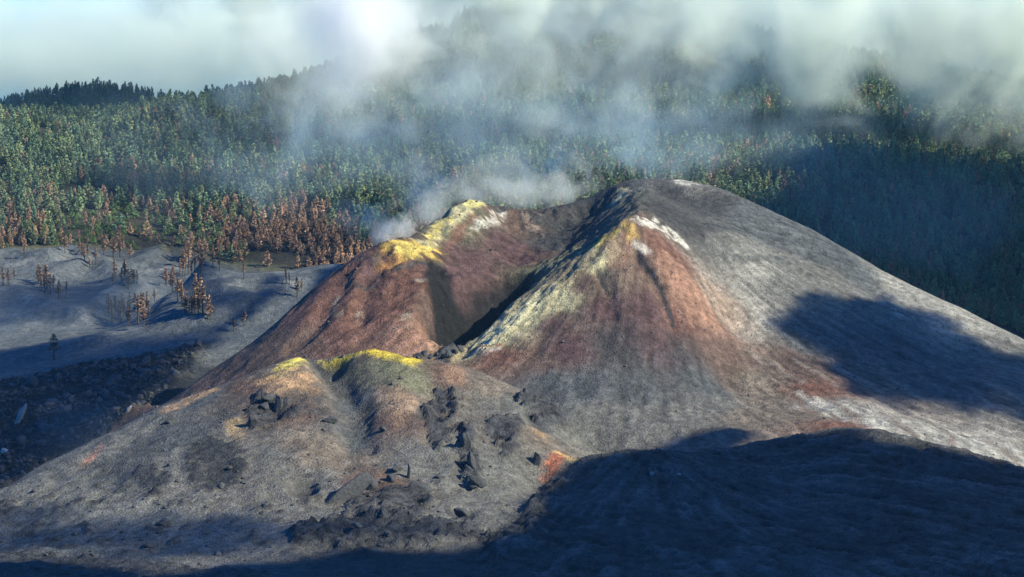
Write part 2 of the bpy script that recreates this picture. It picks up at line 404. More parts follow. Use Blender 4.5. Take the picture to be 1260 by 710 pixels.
# ------------------------------------------------------------------ what the ground is made of, in base colour with some shade painted in
ASH = (.135, .133, .125); PALE = (.25, .243, .222); BLUE = (.085, .092, .098); LAVA_AND_SHADE = (.030, .032, .037)
RED = (.150, .078, .060); SALM = (.265, .152, .11); PURP = (.088, .053, .054); BROWN = (.118, .080, .066)
YEL = (.62, .43, .03); YPALE = (.42, .385, .235); GREEN = (.15, .148, .098); WHITE = (.52, .50, .45); ORANGE = (.40, .20, .07)
TAN = (.165, .137, .113); PLAIN = (.108, .122, .132); DARK = (.05, .05, .052); SOIL = (.045, .042, .032)
SAMPLES = [
 # main cone
 (230,480,BROWN),(270,455,BROWN),(330,420,BROWN),(380,380,RED),(420,345,RED),(460,320,PURP),(420,400,RED),(480,380,RED),(460,430,RED),(380,420,BROWN),(330,440,BROWN),(500,350,RED),(500,410,SALM),(535,410,BROWN),
 (575,260,GREEN),(545,270,GREEN),(600,258,BROWN),(640,275,BROWN),(620,300,PURP),(580,320,PURP),(560,350,PURP),(600,380,PURP),(640,320,PURP),(690,280,DARK),(680,300,DARK),(720,260,DARK),(760,240,DARK),(790,230,ASH),(820,235,DARK),(700,320,GREEN),(660,340,GREEN),
 (850,228,ASH),(880,250,DARK),(830,265,DARK),(920,270,BLUE),(960,285,BLUE),(1010,305,BLUE),(860,285,DARK),(980,325,ASH),(1060,340,BLUE),(1100,350,PALE),(1180,390,PALE),(1240,430,ASH),(880,300,ASH),(930,330,PALE),(900,370,PALE),(960,350,ASH),(1020,345,ASH),
 (690,370,YPALE),(650,395,YPALE),(610,415,YPALE),(740,320,YPALE),(720,350,BROWN),(680,400,PURP),(700,430,PURP),(740,380,PURP),(760,330,BROWN),(790,330,BROWN),(800,380,PURP),(760,430,DARK),(820,430,PURP),(660,450,BROWN),(620,440,RED),
 (820,310,RED),(845,345,SALM),(860,380,SALM),(885,370,TAN),(910,385,PALE),(870,430,BROWN),(840,400,RED),(900,440,BROWN),(860,470,BLUE),(780,480,BLUE),(720,480,BLUE),(680,475,BLUE),(750,510,ASH),(720,530,ASH),(820,510,ASH),(880,500,ASH),
 (930,470,TAN),(960,490,TAN),(990,510,TAN),(930,510,TAN),(980,450,BROWN),(1020,500,PALE),(1080,520,PALE),(1150,540,PALE),(1220,560,PALE),(1000,420,BLUE),(1100,430,BLUE),(1200,470,BLUE),(1000,480,RED),(1040,525,RED),
 # front cone
 (50,590,ASH),(100,560,ASH),(180,515,ASH),(250,490,BLUE),(300,480,BROWN),(340,460,TAN),(370,455,TAN),(420,450,BLUE),(440,460,DARK),(470,450,GREEN),(500,460,GREEN),(490,490,TAN),(480,520,BROWN),(430,500,BLUE),(440,540,BLUE),(380,480,TAN),(360,500,BROWN),(400,560,TAN),(370,545,TAN),(330,560,ASH),(280,640,ASH),(400,590,ASH),(450,590,BROWN),(520,570,ASH),(550,460,BROWN),(590,470,TAN),(640,500,ASH),(680,530,ASH),(660,530,TAN),(560,580,ASH),(620,590,ASH),(640,620,ASH),(550,640,ASH),
 (100,610,ASH),(50,640,BLUE),(150,640,ASH),(200,610,ASH),(150,590,BLUE),(100,680,BLUE),(250,670,ASH),(350,650,ASH),(230,560,ASH),(200,545,BLUE),
 # hills in front
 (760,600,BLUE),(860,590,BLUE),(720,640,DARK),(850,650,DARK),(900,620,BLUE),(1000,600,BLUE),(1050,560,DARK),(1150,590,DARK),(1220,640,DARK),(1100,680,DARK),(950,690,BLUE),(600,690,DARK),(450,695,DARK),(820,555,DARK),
 # lava field and plain
 (30,560,LAVA_AND_SHADE),(100,500,LAVA_AND_SHADE),(180,470,LAVA_AND_SHADE),(60,500,LAVA_AND_SHADE),(0,600,LAVA_AND_SHADE),(50,450,PLAIN),(150,420,PLAIN),(30,400,PLAIN),(200,380,PLAIN),(300,370,PLAIN),(100,350,PLAIN),(0,340,PLAIN),(330,345,PLAIN),(60,325,PLAIN),(250,335,PLAIN),
]
SP = np.array([hit(a, b)[:2] for a, b, _ in SAMPLES]); SC = np.array([c for _, _, c in SAMPLES])
extra = [(X, 600, BLUE) for X in range(-800, 801, 200)] + [(X, 2300, SOIL) for X in range(-800, 801, 100)] + [(X, 2700, SOIL) for X in range(-800, 801, 150)] + [(X, 1760, PLAIN if X < -150 else SOIL) for X in range(-200, 801, 100)] + [(-700, Y, PLAIN) for Y in (1700, 1900, 2100)] + [(-700, Y, LAVA_AND_SHADE) for Y in (1200, 1400, 1550)] + [(700, Y, BLUE) for Y in (1000, 1200, 1400)]
SP = np.vstack([SP, [(e[0], e[1]) for e in extra]]); SC = np.vstack([SC, [e[2] for e in extra]])
num = np.zeros(GX.shape + (3,), np.float32); den = np.zeros(GX.shape, np.float32)
WX = (GX + 5 * NOISE_A + 4 * NOISE_B).astype(np.float32); WY = (GY + 7 * NOISE_A).astype(np.float32)
for (sx, sy), c in zip(SP, SC):
    w = 1.0 / ((WX - np.float32(sx)) ** 2 + (WY - np.float32(sy)) ** 2 + 30.0) ** 2
    den += w
    for k in range(3): num[..., k] += w * np.float32(c[k])
COL = num / den[..., None]
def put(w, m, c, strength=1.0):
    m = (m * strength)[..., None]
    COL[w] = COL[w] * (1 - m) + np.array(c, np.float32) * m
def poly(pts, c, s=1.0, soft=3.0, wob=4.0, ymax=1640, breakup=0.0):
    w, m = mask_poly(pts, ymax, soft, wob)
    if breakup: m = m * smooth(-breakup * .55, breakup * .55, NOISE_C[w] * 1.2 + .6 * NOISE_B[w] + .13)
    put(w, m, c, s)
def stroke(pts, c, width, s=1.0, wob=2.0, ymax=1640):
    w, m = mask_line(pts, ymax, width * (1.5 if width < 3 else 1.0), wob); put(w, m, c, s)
# the ash plain and the forest floor
FB = [(-1100, 2165)] + [(at(px, 300, Y)[0], Y) for px, Y in [(-200,2165),(0,2150),(100,2185),(200,2160),(300,2118),(390,2078),(450,2000),(600,1935),(900,1870),(1100,1835),(1260,1800),(1400,1800)]] + [(1200, 1780)]
FBX, FBY = np.array(FB).T
def forest_edge(x): return np.interp(x, FBX, FBY)
fe = GY + 10 * NOISE_A - forest_edge(GX)
full = (slice(None), slice(None))
put(full, smooth(-6, 6, fe), SOIL)
put(full, smooth(-14, 0, fe) * (1 - smooth(4, 18, fe)) * (GX < -120), (.12, .12, .075), .6)
put(full, smooth(.1, .5, NOISE_A) * smooth(-10, -60, fe) * (GY > 1740), (.22, .215, .205), .55)
put(full, LAVA, LAVA_AND_SHADE)
put(full, LAVA * smooth(.1, .6, NOISE_C + .4 * NOISE_B), (.14, .145, .15), .75)
# yellow sulphur round the left rim
poly([(474,301),(500,295),(530,300),(546,312),(540,326),(515,322),(490,324),(470,314)], (.50,.35,.08), .9, 4, 6, breakup=.45)
poly([(480,302),(505,298),(530,305),(534,316),(505,318),(486,312)], (.5,.42,.13), .6, 3, 5, breakup=.3)
poly([(460,312),(490,310),(500,330),(480,334),(462,326)], ORANGE, .75, 3, 4, breakup=.5)
poly([(510,296),(530,280),(556,258),(580,248),(604,252),(585,262),(560,276),(545,292),(538,304),(520,302)], YPALE, .95, 3, 4, breakup=.7)
poly([(518,292),(532,279),(548,268),(556,272),(544,286),(530,298)], (.47,.39,.11), .9, 3, 5, breakup=.6)
poly([(566,250),(580,246),(600,252),(590,258),(575,256)], (.5,.46,.2), .9, 1.5, 2)
poly([(548,300),(558,282),(575,272),(584,262),(590,266),(572,284),(560,300),(552,312)], RED, .8, 2, 3)
poly([(578,282),(596,266),(612,256),(624,260),(612,274),(592,286)], WHITE, .8, 2, 4, breakup=.45)
poly([(640,268),(655,262),(670,268),(662,286),(648,288)], (.3,.25,.22), .6, 2, 3, breakup=.5)
stroke([(600,252),(630,258),(655,262),(662,272),(690,270),(704,262)], DARK, 2.5, .9)
stroke([(640,262),(642,280),(656,290)], DARK, 1.5, .7)
poly([(520,335),(545,318),(560,335),(552,352),(535,350)], PURP, .7, 4, 4)
for q in ([(447,318),(466,312),(478,318),(462,328)], [(514,318),(534,320),(546,328),(530,332),(512,326)]):
    poly(q, DARK, .85, 2, 3, breakup=.5)
stroke([(484,331),(505,328),(522,324),(540,330)], DARK, 1.3, .8)
stroke([(512,345),(528,345),(545,340)], (.35,.3,.25), 1.6, .7)
stroke([(440,352),(462,352)], DARK, 2, .7)
stroke([(340,392),(372,362),(410,336),(446,316)], (.07,.05,.05), 2.6, .7)
poly([(372,372),(392,354),(412,340),(424,344),(408,362),(386,380)], PURP, .6, 5, 5)
for q in ([(408,380),(416,366),(424,380),(418,394)], [(432,392),(440,382),(448,392),(442,400)], [(490,388),(500,384),(512,400),(504,404)]):
    poly(q, (.36,.29,.22), .7, 2, 4, breakup=.4)
poly([(298,420),(320,408),(340,404),(345,414),(320,424)], DARK, .6, 4, 4)
poly([(336,404),(360,390),(384,386),(380,398),(350,412)], PURP, .5, 4, 4)
# crater floor: dark rock, with the near ridge's shadow painted black in the slot
poly([(538,362),(548,356),(562,380),(572,396),(585,396),(610,370),(650,338),(664,338),(640,362),(604,396),(576,424),(560,430),(548,426),(544,400)], LAVA_AND_SHADE, .85, 3, 3)
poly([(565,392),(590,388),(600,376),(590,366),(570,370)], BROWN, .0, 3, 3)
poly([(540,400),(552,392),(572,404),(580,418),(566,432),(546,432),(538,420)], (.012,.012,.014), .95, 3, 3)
poly([(534,360),(546,352),(560,380),(566,410),(552,420),(542,400)], LAVA_AND_SHADE, .8, 3, 4)
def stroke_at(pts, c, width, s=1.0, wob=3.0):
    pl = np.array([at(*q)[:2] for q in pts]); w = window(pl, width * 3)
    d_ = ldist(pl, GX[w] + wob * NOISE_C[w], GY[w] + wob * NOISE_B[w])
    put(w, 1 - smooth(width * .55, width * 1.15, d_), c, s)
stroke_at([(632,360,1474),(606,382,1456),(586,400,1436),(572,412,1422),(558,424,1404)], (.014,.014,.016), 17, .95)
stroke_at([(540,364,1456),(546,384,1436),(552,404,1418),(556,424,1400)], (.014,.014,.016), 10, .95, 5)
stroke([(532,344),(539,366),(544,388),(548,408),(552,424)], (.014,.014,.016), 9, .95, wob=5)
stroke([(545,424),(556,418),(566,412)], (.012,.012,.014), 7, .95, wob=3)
# pale crest of the near lip
poly([(770,277),(758,284),(738,300),(720,316),(690,340),(664,362),(636,384),(608,402),(580,424),(584,434),(606,428),(634,408),(664,384),(700,350),(735,314),(762,290)], YPALE, .9, 2.5, 4, ymax=1475, breakup=.8)
poly([(664,362),(636,384),(608,402),(586,424),(600,426),(634,402),(664,378)], (.56,.52,.32), .9, 3, 3, ymax=1475)
poly([(728,302),(745,290),(762,280),(772,276),(768,284),(750,296),(735,308)], (.52,.40,.10), .85, 2, 2, ymax=1475)
poly([(700,320),(725,310),(745,302),(735,322),(712,344),(690,352),(680,346)], BROWN, .6, 3, 3, ymax=1475, breakup=.6)
stroke([(700,306),(722,302),(744,290)], DARK, 1.6, .8, ymax=1475)
stroke([(752,288),(742,304),(730,320)], DARK, 1.4, .6, ymax=1475)
poly([(584,434),(606,430),(632,414),(646,402),(640,412),(618,430),(598,438)], (.40,.33,.31), .7, 1.5, 3, ymax=1400, breakup=.4)
stroke([(578,434),(600,426),(615,424)], (.16,.05,.04), 1.5, .8, ymax=1400)
# near peak and its right side
poly([(765,276),(772,272),(782,276),(786,292),(778,300),(768,292)], (.45,.30,.10), .8, 2, 2, ymax=1475)
poly([(772,276),(790,268),(806,270),(822,280),(838,294),(845,304),(830,298),(810,284),(790,278)], WHITE, .85, 1.5, 3, ymax=1500, breakup=.4)
poly([(778,296),(790,300),(802,310),(795,314),(780,306)], WHITE, .6, 2, 2, ymax=1480, breakup=.4)
stroke([(766,280),(768,296),(772,304)], LAVA_AND_SHADE, 1.6, .9, ymax=1480)
stroke([(786,312),(802,336),(814,360),(826,386),(830,404)], LAVA_AND_SHADE, 1.4, .9, wob=3, ymax=1480)
stroke([(736,338),(742,352),(748,362)], LAVA_AND_SHADE, 1.6, .8, ymax=1480)
poly([(806,318),(826,312),(846,336),(864,368),(870,395),(850,398),(836,372),(818,340)], SALM, .8, 4, 5, ymax=1500)  # right face: reddish ash with its sunlit brightness painted in
poly([(860,340),(890,350),(920,380),(928,405),(905,410),(880,385)], (.33,.235,.18), .55, 7, 6)
poly([(740,300),(752,290),(770,285),(780,308),(768,330),(748,330)], SALM, .45, 4, 4, ymax=1475)
# summit
poly([(752,246),(762,234),(772,230),(774,240),(764,252),(756,258)], YPALE, .75, 2, 4, breakup=.4)
poly([(830,219),(848,221),(862,228),(850,230),(834,226)], WHITE, .75, 2, 2, breakup=.4)
poly([(742,262),(760,248),(780,236),(800,234),(800,252),(785,262),(770,270),(752,278)], (.085,.09,.075), .7, 3, 4)
poly([(694,290),(716,272),(728,262),(726,276),(710,296),(690,312)], LAVA_AND_SHADE, .65, 4, 4)  # shadow band of the crater gully, painted dark
# darker bands on the right flank
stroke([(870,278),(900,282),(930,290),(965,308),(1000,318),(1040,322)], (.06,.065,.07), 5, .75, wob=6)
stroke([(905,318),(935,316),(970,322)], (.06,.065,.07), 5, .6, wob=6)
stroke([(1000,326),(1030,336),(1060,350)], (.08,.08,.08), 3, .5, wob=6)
for k in range(16):
    a = 900 + k * 24; stroke([(a, 430 + 3 * k), (a + 30, 446 + 3 * k), (a + 62, 468 + 3 * k)], PALE if k % 2 else DARK, 2.2, .28, wob=7)
for k in range(14):
    a = 960 + k * 21; b = 478 + k * 5.2; stroke([(a, b), (a + 22, b + 14), (a + 40, b + 30)], WHITE if k % 3 else RED, 1.8, .4, wob=6)
# soft shade painted dark on and under the near face
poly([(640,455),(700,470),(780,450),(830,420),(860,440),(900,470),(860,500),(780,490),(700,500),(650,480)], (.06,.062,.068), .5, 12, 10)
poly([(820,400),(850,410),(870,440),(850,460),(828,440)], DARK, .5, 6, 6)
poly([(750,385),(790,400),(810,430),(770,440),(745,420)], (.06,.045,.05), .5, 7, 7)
# front cone
poly([(330,462),(350,446),(372,437),(396,441),(385,448),(360,456),(342,466)], (.60,.50,.10), .9, 3, 5, ymax=1215, breakup=.7)
poly([(400,448),(425,439),(445,432),(458,430),(478,434),(500,440),(520,444),(505,450),(485,446),(462,440),(430,446)], (.62,.48,.05), .95, 2.5, 4, ymax=1215, breakup=.8)
poly([(455,440),(500,446),(520,460),(515,485),(500,470),(470,462)], GREEN, .5, 4, 4, ymax=1215)
poly([(404,450),(428,444),(448,444),(460,470),(452,482),(430,470)], (.075,.075,.06), .8, 3, 3, ymax=1215)  # left face of the hump painted dark, as turned from the sun
poly([(466,475),(500,482),(518,492),(505,510),(490,528),(478,510)], (.28,.19,.13), .7, 4, 4, ymax=1215)  # pinkish right face, its sunlit brightness painted in
poly([(310,470),(345,456),(372,452),(390,470),(394,488),(374,490),(352,480),(335,486)], (.40,.25,.14), .8, 3, 5, ymax=1215, breakup=.6)
poly([(355,484),(378,478),(402,490),(404,510),(380,516),(358,505)], DARK, .8, 3, 4, ymax=1215, breakup=.9)
poly([(255,500),(290,480),(320,482),(330,500),(300,520),(262,520)], DARK, .75, 5, 6, ymax=1215, breakup=.9)
poly([(215,530),(260,505),(330,515),(350,545),(320,560),(310,545),(262,536),(228,548)], (.07,.073,.078), .6, 6, 8, ymax=1215, breakup=1.2)
poly([(530,470),(600,490),(650,520),(640,560),(560,600),(530,560),(540,510)], (.085,.088,.09), .5, 6, 8, ymax=1215, breakup=1.0)
poly([(280,520),(296,515),(300,540),(286,546)], (.34,.25,.14), .7, 3, 4, ymax=1215, breakup=.5)
poly([(196,505),(230,488),(262,476),(268,480),(238,495),(205,510)], (.42,.26,.14), .8, 2, 3, ymax=1215, breakup=.9)
poly([(345,545),(380,530),(420,535),(440,560),(420,580),(370,575)], TAN, .4, 8, 6, ymax=1215)
poly([(415,470),(432,478),(446,520),(450,560),(430,570),(425,520)], BLUE, .6, 4, 4, ymax=1215)  # grey gully, the shade on its side put into the colour
stroke([(386,446),(398,462),(412,482),(416,490)], DARK, 1.8, .8, ymax=1215)
poly([(540,450),(570,455),(575,475),(550,470)], (.30,.18,.12), .6, 4, 4, ymax=1215)
poly([(655,525),(672,535),(675,548),(660,545)], (.34,.22,.12), .6, 3, 3, ymax=1215, breakup=.5)
poly([(676,562),(690,556),(705,563),(690,575),(672,600),(662,608),(668,580)], (.36,.13,.07), .9, 2.5, 3, ymax=1215, breakup=.9)
stroke([(686,557),(700,562),(706,566)], (.5,.36,.15), 2, .8, ymax=1215)
poly([(98,575),(112,560),(126,546),(122,556),(108,574)], (.42,.22,.15), .9, 2, 2, ymax=1215, breakup=.9)
poly([(140,568),(165,550),(190,540),(205,545),(180,570),(160,580)], DARK, .6, 4, 5, ymax=1215, breakup=.5)
poly([(120,640),(170,615),(230,615),(250,640),(200,650)], (.2,.2,.185), .45, 6, 6, ymax=1215)
# scattered dark rock outcrops low on the front slope
low_w, low_m = mask_poly([(0,615),(100,575),(200,600),(300,625),(420,600),(600,600),(640,640),(560,690),(0,690)], 1215, 10, 6)
sc = fbm(GX[low_w] / 9 + 80, GY[low_w] / 15, 3)
put(low_w, low_m * smooth(.18, .34, sc), DARK, .8)
put(low_w, low_m * smooth(.15, .4, -sc), (.2, .2, .185), .35)
GZ[low_w] += low_m * smooth(.18, .4, sc) * 1.2
_cr = (CRAG_AND_SHADE * .94)[..., None]
COL = COL * (1 - _cr) + _cr * np.array((.023, .024, .028), np.float32) * np.clip(1.1 + 1.6 * ridged(GX / 5, GY / 5, 3) + 1.2 * NOISE_B, .4, 2.3)[..., None]
poly([(234,548),(262,538),(296,545),(306,575),(290,602),(262,606),(240,597),(228,572)], (.04,.041,.045), .8, 3, 4, ymax=1215, breakup=1.2)
poly([(172,585),(190,580),(204,592),(200,610),(184,612)], (.04,.041,.045), .8, 2, 3, ymax=1215, breakup=1.0)
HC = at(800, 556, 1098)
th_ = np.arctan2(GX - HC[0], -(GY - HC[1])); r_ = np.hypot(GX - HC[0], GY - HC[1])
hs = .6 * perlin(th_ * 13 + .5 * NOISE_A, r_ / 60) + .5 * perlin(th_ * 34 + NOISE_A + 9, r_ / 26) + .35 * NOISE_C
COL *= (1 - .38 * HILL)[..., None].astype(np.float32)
put(full, HILL * smooth(.05, .5, hs), (.12, .125, .13), .7)  # flow folds painted lighter and darker, standing in for shading of the relief
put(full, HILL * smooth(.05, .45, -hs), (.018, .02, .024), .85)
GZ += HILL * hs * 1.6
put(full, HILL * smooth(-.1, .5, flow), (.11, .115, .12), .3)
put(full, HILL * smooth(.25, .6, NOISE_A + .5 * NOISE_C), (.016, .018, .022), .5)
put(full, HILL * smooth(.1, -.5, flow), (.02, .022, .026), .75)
# fine downslope streaks and mottling, with shade of grooves and crater hollows painted in
COL *= (1 + 0.55 * RILL)[..., None] if False else np.clip(1 + 0.55 * RILL, .6, 1.45)[..., None].astype(np.float32)
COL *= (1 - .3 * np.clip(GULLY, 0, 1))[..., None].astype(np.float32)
patchy = smooth(-.3, .4, fbm(GX / 45 + 60, GY / 60, 3))
COL *= (1 + 0.25 * NOISE_A + (.1 + .4 * patchy) * NOISE_B + (.1 + .5 * patchy) * NOISE_C)[..., None].astype(np.float32)
rg_ = ridged(GX / 22 + 3, GY / 22, 4, .6)
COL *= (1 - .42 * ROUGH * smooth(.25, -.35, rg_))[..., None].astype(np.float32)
COL *= (.86 + .0 * GX)[..., None].astype(np.float32)
COL = np.clip(COL, .012, .8)

# ------------------------------------------------------------------ ground meshes: one relief, cut where its kinds of ground meet
def M(name): 
    m = bpy.data.materials.new(name); m.use_nodes = True
    return m, m.node_tree, m.node_tree.nodes, m.node_tree.links, m.node_tree.nodes['Principled BSDF']
def N(nodes, kind, **kw):
    n_ = nodes.new(kind)
    for k, v in kw.items(): setattr(n_, k, v)
    return n_
def noise_node(nodes, links, vec, scale, detail=4, rough=.6):
    n_ = nodes.new('ShaderNodeTexNoise'); n_.inputs['Scale'].default_value = scale; n_.inputs['Detail'].default_value = detail; n_.inputs['Roughness'].default_value = rough
    links.new(vec, n_.inputs['Vector']); return n_.outputs['Fac']
def ramp(nodes, links, fac, a, b, lo, hi):
    r = nodes.new('ShaderNodeMapRange'); r.inputs[1].default_value = a; r.inputs[2].default_value = b; r.inputs[3].default_value = lo; r.inputs[4].default_value = hi
    links.new(fac, r.inputs[0]); return r.outputs[0]
def ground_material(name, grit, bump):
    m, t, nodes, links, bs = M(name)
    at_ = nodes.new('ShaderNodeAttribute'); at_.attribute_name = 'ground_colour'
    geo = nodes.new('ShaderNodeNewGeometry')
    n1 = noise_node(nodes, links, geo.outputs['Position'], .22, 5, .65)
    n2 = noise_node(nodes, links, geo.outputs['Position'], .9, 3, .6)
    f1 = ramp(nodes, links, n1, .3, .7, 1 - grit, 1 + grit)
    f2 = ramp(nodes, links, n2, .3, .7, 1 - grit * .8, 1 + grit * .8)
    mul = N(nodes, 'ShaderNodeMath', operation='MULTIPLY'); links.new(f1, mul.inputs[0]); links.new(f2, mul.inputs[1])
    sc_ = N(nodes, 'ShaderNodeVectorMath', operation='SCALE'); links.new(at_.outputs['Color'], sc_.inputs[0]); links.new(mul.outputs[0], sc_.inputs['Scale'])
    links.new(sc_.outputs[0], bs.inputs['Base Color'])
    bs.inputs['Roughness'].default_value = .95
    bs.inputs['Specular IOR Level'].default_value = .15
    add = N(nodes, 'ShaderNodeMath', operation='ADD'); links.new(n1, add.inputs[0]); links.new(n2, add.inputs[1])
    bp = nodes.new('ShaderNodeBump'); bp.inputs['Strength'].default_value = bump; bp.inputs['Distance'].default_value = 1.6
    links.new(add.outputs[0], bp.inputs['Height']); links.new(bp.outputs[0], bs.inputs['Normal'])
    return m
MG = {'ash': ground_material('volcanic_ash', .42, .9), 'lava': ground_material('rough_lava', .5, 1.0), 'soil': ground_material('forest_soil', .4, .6)}

# normals of the whole relief, so that the pieces join without a seam
dzx = np.gradient(GZ, gx, axis=0); dzy = np.gradient(GZ, gy, axis=1)
NRM = np.stack([-dzx, -dzy, np.ones_like(GZ)], -1); NRM /= np.linalg.norm(NRM, axis=-1, keepdims=True)
XC = (GX[:-1, :-1] + GX[1:, 1:]) / 2; YC = (GY[:-1, :-1] + GY[1:, 1:]) / 2
region = np.zeros(XC.shape, np.int8)                                  # 0 foreground ground
fec = YC - forest_edge(XC)
region[(YC > 1700) & (fec <= 0)] = 1                                  # ash plain
region[fec > 0] = 2                                                   # mountain
def in_poly(pts, ymax, extra=()):
    P = np.vstack([hits(pts, ymax)[:, :2]] + ([np.array(extra)] if len(extra) else []))
    return sdist(P, XC, YC) > 0
lava_r = in_poly([(255,424),(235,452),(214,487),(150,524),(50,574),(0,604),(-90,645)], 1750, [(-900, 1150), (-900, 1720), (-420, 1705)])
region[lava_r & (fec <= 0)] = 3
back = [(p[0], p[1] + 150) for p in [at(*q) for q in SKY_MAIN[::-3]]]
vol_r = in_poly([(214,487),(390,446),(456,436),(560,452),(660,492),(729,556),(900,548),(1050,530),(1180,557),(1300,595)], 1640, [(520, 1250), (520, 1640)] + back)
region[vol_r] = 4
region[in_poly([(-80,642),(0,603),(100,550),(200,502),(300,465),(370,439),(400,449),(456,432),(530,446),(590,460),(660,491),(729,555),(660,617),(600,660),(350,690),(0,690),(-80,690)], 1230)] = 5
region[in_poly([(600,660),(660,617),(700,573),(730,562),(790,555),(900,553),(960,541),(1050,529),(1120,538),(1260,579),(1330,600),(1330,735),(560,735)], 1190)] = 6
gi = np.arange(NX * NY).reshape(NX, NY)
QUADS = np.stack([gi[:-1, :-1], gi[1:, :-1], gi[1:, 1:], gi[:-1, 1:]], -1).reshape(-1, 4)
VCO = np.stack([GX, GY, GZ], -1).reshape(-1, 3); VN = NRM.reshape(-1, 3); VC = COL.reshape(-1, 3)
def build_mesh(name, co, faces, nv):
    me = bpy.data.meshes.new(name)
    me.vertices.add(len(co)); me.vertices.foreach_set('co', np.ascontiguousarray(co, np.float32).ravel())
    me.loops.add(faces.size); me.loops.foreach_set('vertex_index', np.ascontiguousarray(faces, np.int32).ravel())
    me.polygons.add(len(faces)); me.polygons.foreach_set('loop_start', np.arange(0, faces.size, nv, dtype=np.int32))
    return me
def set_colour(me, name, c):
    a = me.color_attributes.new(name, 'FLOAT_COLOR', 'POINT')
    a.data.foreach_set('color', np.hstack([c, np.ones((len(c), 1))]).astype(np.float32).ravel())
def ground_piece(idn, name, mat, label, cat):
    q = QUADS[region.ravel() == idn]
    ids, inv = np.unique(q, return_inverse=True)
    me = build_mesh(name, VCO[ids], inv.reshape(-1, 4), 4)
    me.polygons.foreach_set('use_smooth', np.ones(len(q), bool))
    set_colour(me, 'ground_colour', VC[ids])
    me.update(); me.validate()
    me.normals_split_custom_set_from_vertices(VN[ids].astype(np.float32))
    me.materials.append(MG[mat])
    o = bpy.data.objects.new(name, me); col.objects.link(o)
    return tag(o, label, cat, None, 'structure')
ground_piece(0, 'ground', 'ash', 'dark ash ground at the foot of the front slope', 'ground')
ground_piece(1, 'ash_plain', 'ash', 'blue grey ash plain with low dunes below the pine forest', 'ash plain')
ground_piece(2, 'mountain', 'soil', 'forest floor of the mountain slope behind the volcano', 'mountain')
ground_piece(3, 'lava_field', 'lava', 'rough black lava field left of the volcano', 'lava field')
ground_piece(4, 'volcano', 'ash', 'large volcano cone with a reddish breached crater and yellow rims', 'volcano')
ground_piece(5, 'hill', 'ash', 'smaller front vent hill with yellow crest below the crater', 'hill')
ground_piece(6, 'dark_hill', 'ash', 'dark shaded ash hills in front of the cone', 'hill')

# ------------------------------------------------------------------ trees
def leaf_material(name):
    m, t, nodes, links, bs = M(name)
    oi = nodes.new('ShaderNodeObjectInfo')
    at_ = nodes.new('ShaderNodeAttribute'); at_.attribute_name = 'leaf_shade'
    mul = N(nodes, 'ShaderNodeMix', data_type='RGBA', blend_type='MULTIPLY'); mul.inputs[0].default_value = 1
    links.new(oi.outputs['Color'], mul.inputs[6]); links.new(at_.outputs['Color'], mul.inputs[7])
    links.new(mul.outputs[2], bs.inputs['Base Color'])
    bs.inputs['Roughness'].default_value = .75; bs.inputs['Specular IOR Level'].default_value = .2
    return m
def wood_material():
    m, t, nodes, links, bs = M('burnt_bark')
    geo = nodes.new('ShaderNodeNewGeometry')
    n_ = noise_node(nodes, links, geo.outputs['Position'], 1.3, 4)
    cr = nodes.new('ShaderNodeValToRGB'); cr.color_ramp.elements[0].color = (.022, .017, .015, 1); cr.color_ramp.elements[1].color = (.075, .052, .042, 1)
    links.new(n_, cr.inputs[0]); links.new(cr.outputs[0], bs.inputs['Base Color']); bs.inputs['Roughness'].default_value = .9
    return m
M_LEAF = leaf_material('needles'); M_WOOD = wood_material()

def crown_geo(seed, tufts, bushy=1.0, lo=.16, sparse=0.0, fan=3):
    """needle tufts on rising boughs round a leader: height 1; returns quads and a shade per vertex"""
    r = np.random.default_rng(seed)
    V, Q, Cc = [], [], []
    lean = r.normal(0, .02, 2); skew = r.uniform(0, 6.28)
    for k in range(tufts):
        t = lo + (1 - lo) * ((k + r.random()) / tufts) ** .85
        env = (.20 * (1 - t) ** (.72 + .33 * ((seed * 7) % 5) / 4) + .012) * bushy * (1 + .28 * math.sin(5 * t * 3.1 + seed) )
        env *= 1 + .25 * math.sin(skew)
        if t < lo + .12: env *= .65
        a = r.uniform(0, 6.283)
        rad = env * r.uniform(.25, 1.0) ** .6
        if r.random() < sparse: continue
        c = np.array([math.cos(a) * rad + lean[0] * t, math.sin(a) * rad + lean[1] * t, t + r.normal(0, .015)])
        out = np.array([math.cos(a), math.sin(a), r.uniform(.25, 1.1)]); out /= np.linalg.norm(out)
        sz = r.uniform(.045, .085) * (1.2 - .62 * t) * (bushy ** .5)
        sh = r.uniform(.72, 1.28)
        side0 = np.cross(out, [0, 0, 1.0]); side0 /= np.linalg.norm(side0)
        up0 = np.cross(side0, out)
        for f in range(fan):
            ang = math.pi * f / fan + r.uniform(-.3, .3)
            sd = side0 * math.cos(ang) + up0 * math.sin(ang)
            b = len(V)
            V += [c - out * sz * .9, c + sd * sz * .62 + out * sz * .1, c + out * sz * 1.15, c - sd * sz * .62 + out * sz * .1]
            Q.append([b, b + 1, b + 2, b + 3]); Cc += [sh * .8, sh, sh * 1.12, sh]
    return np.array(V), np.array(Q), np.array(Cc)
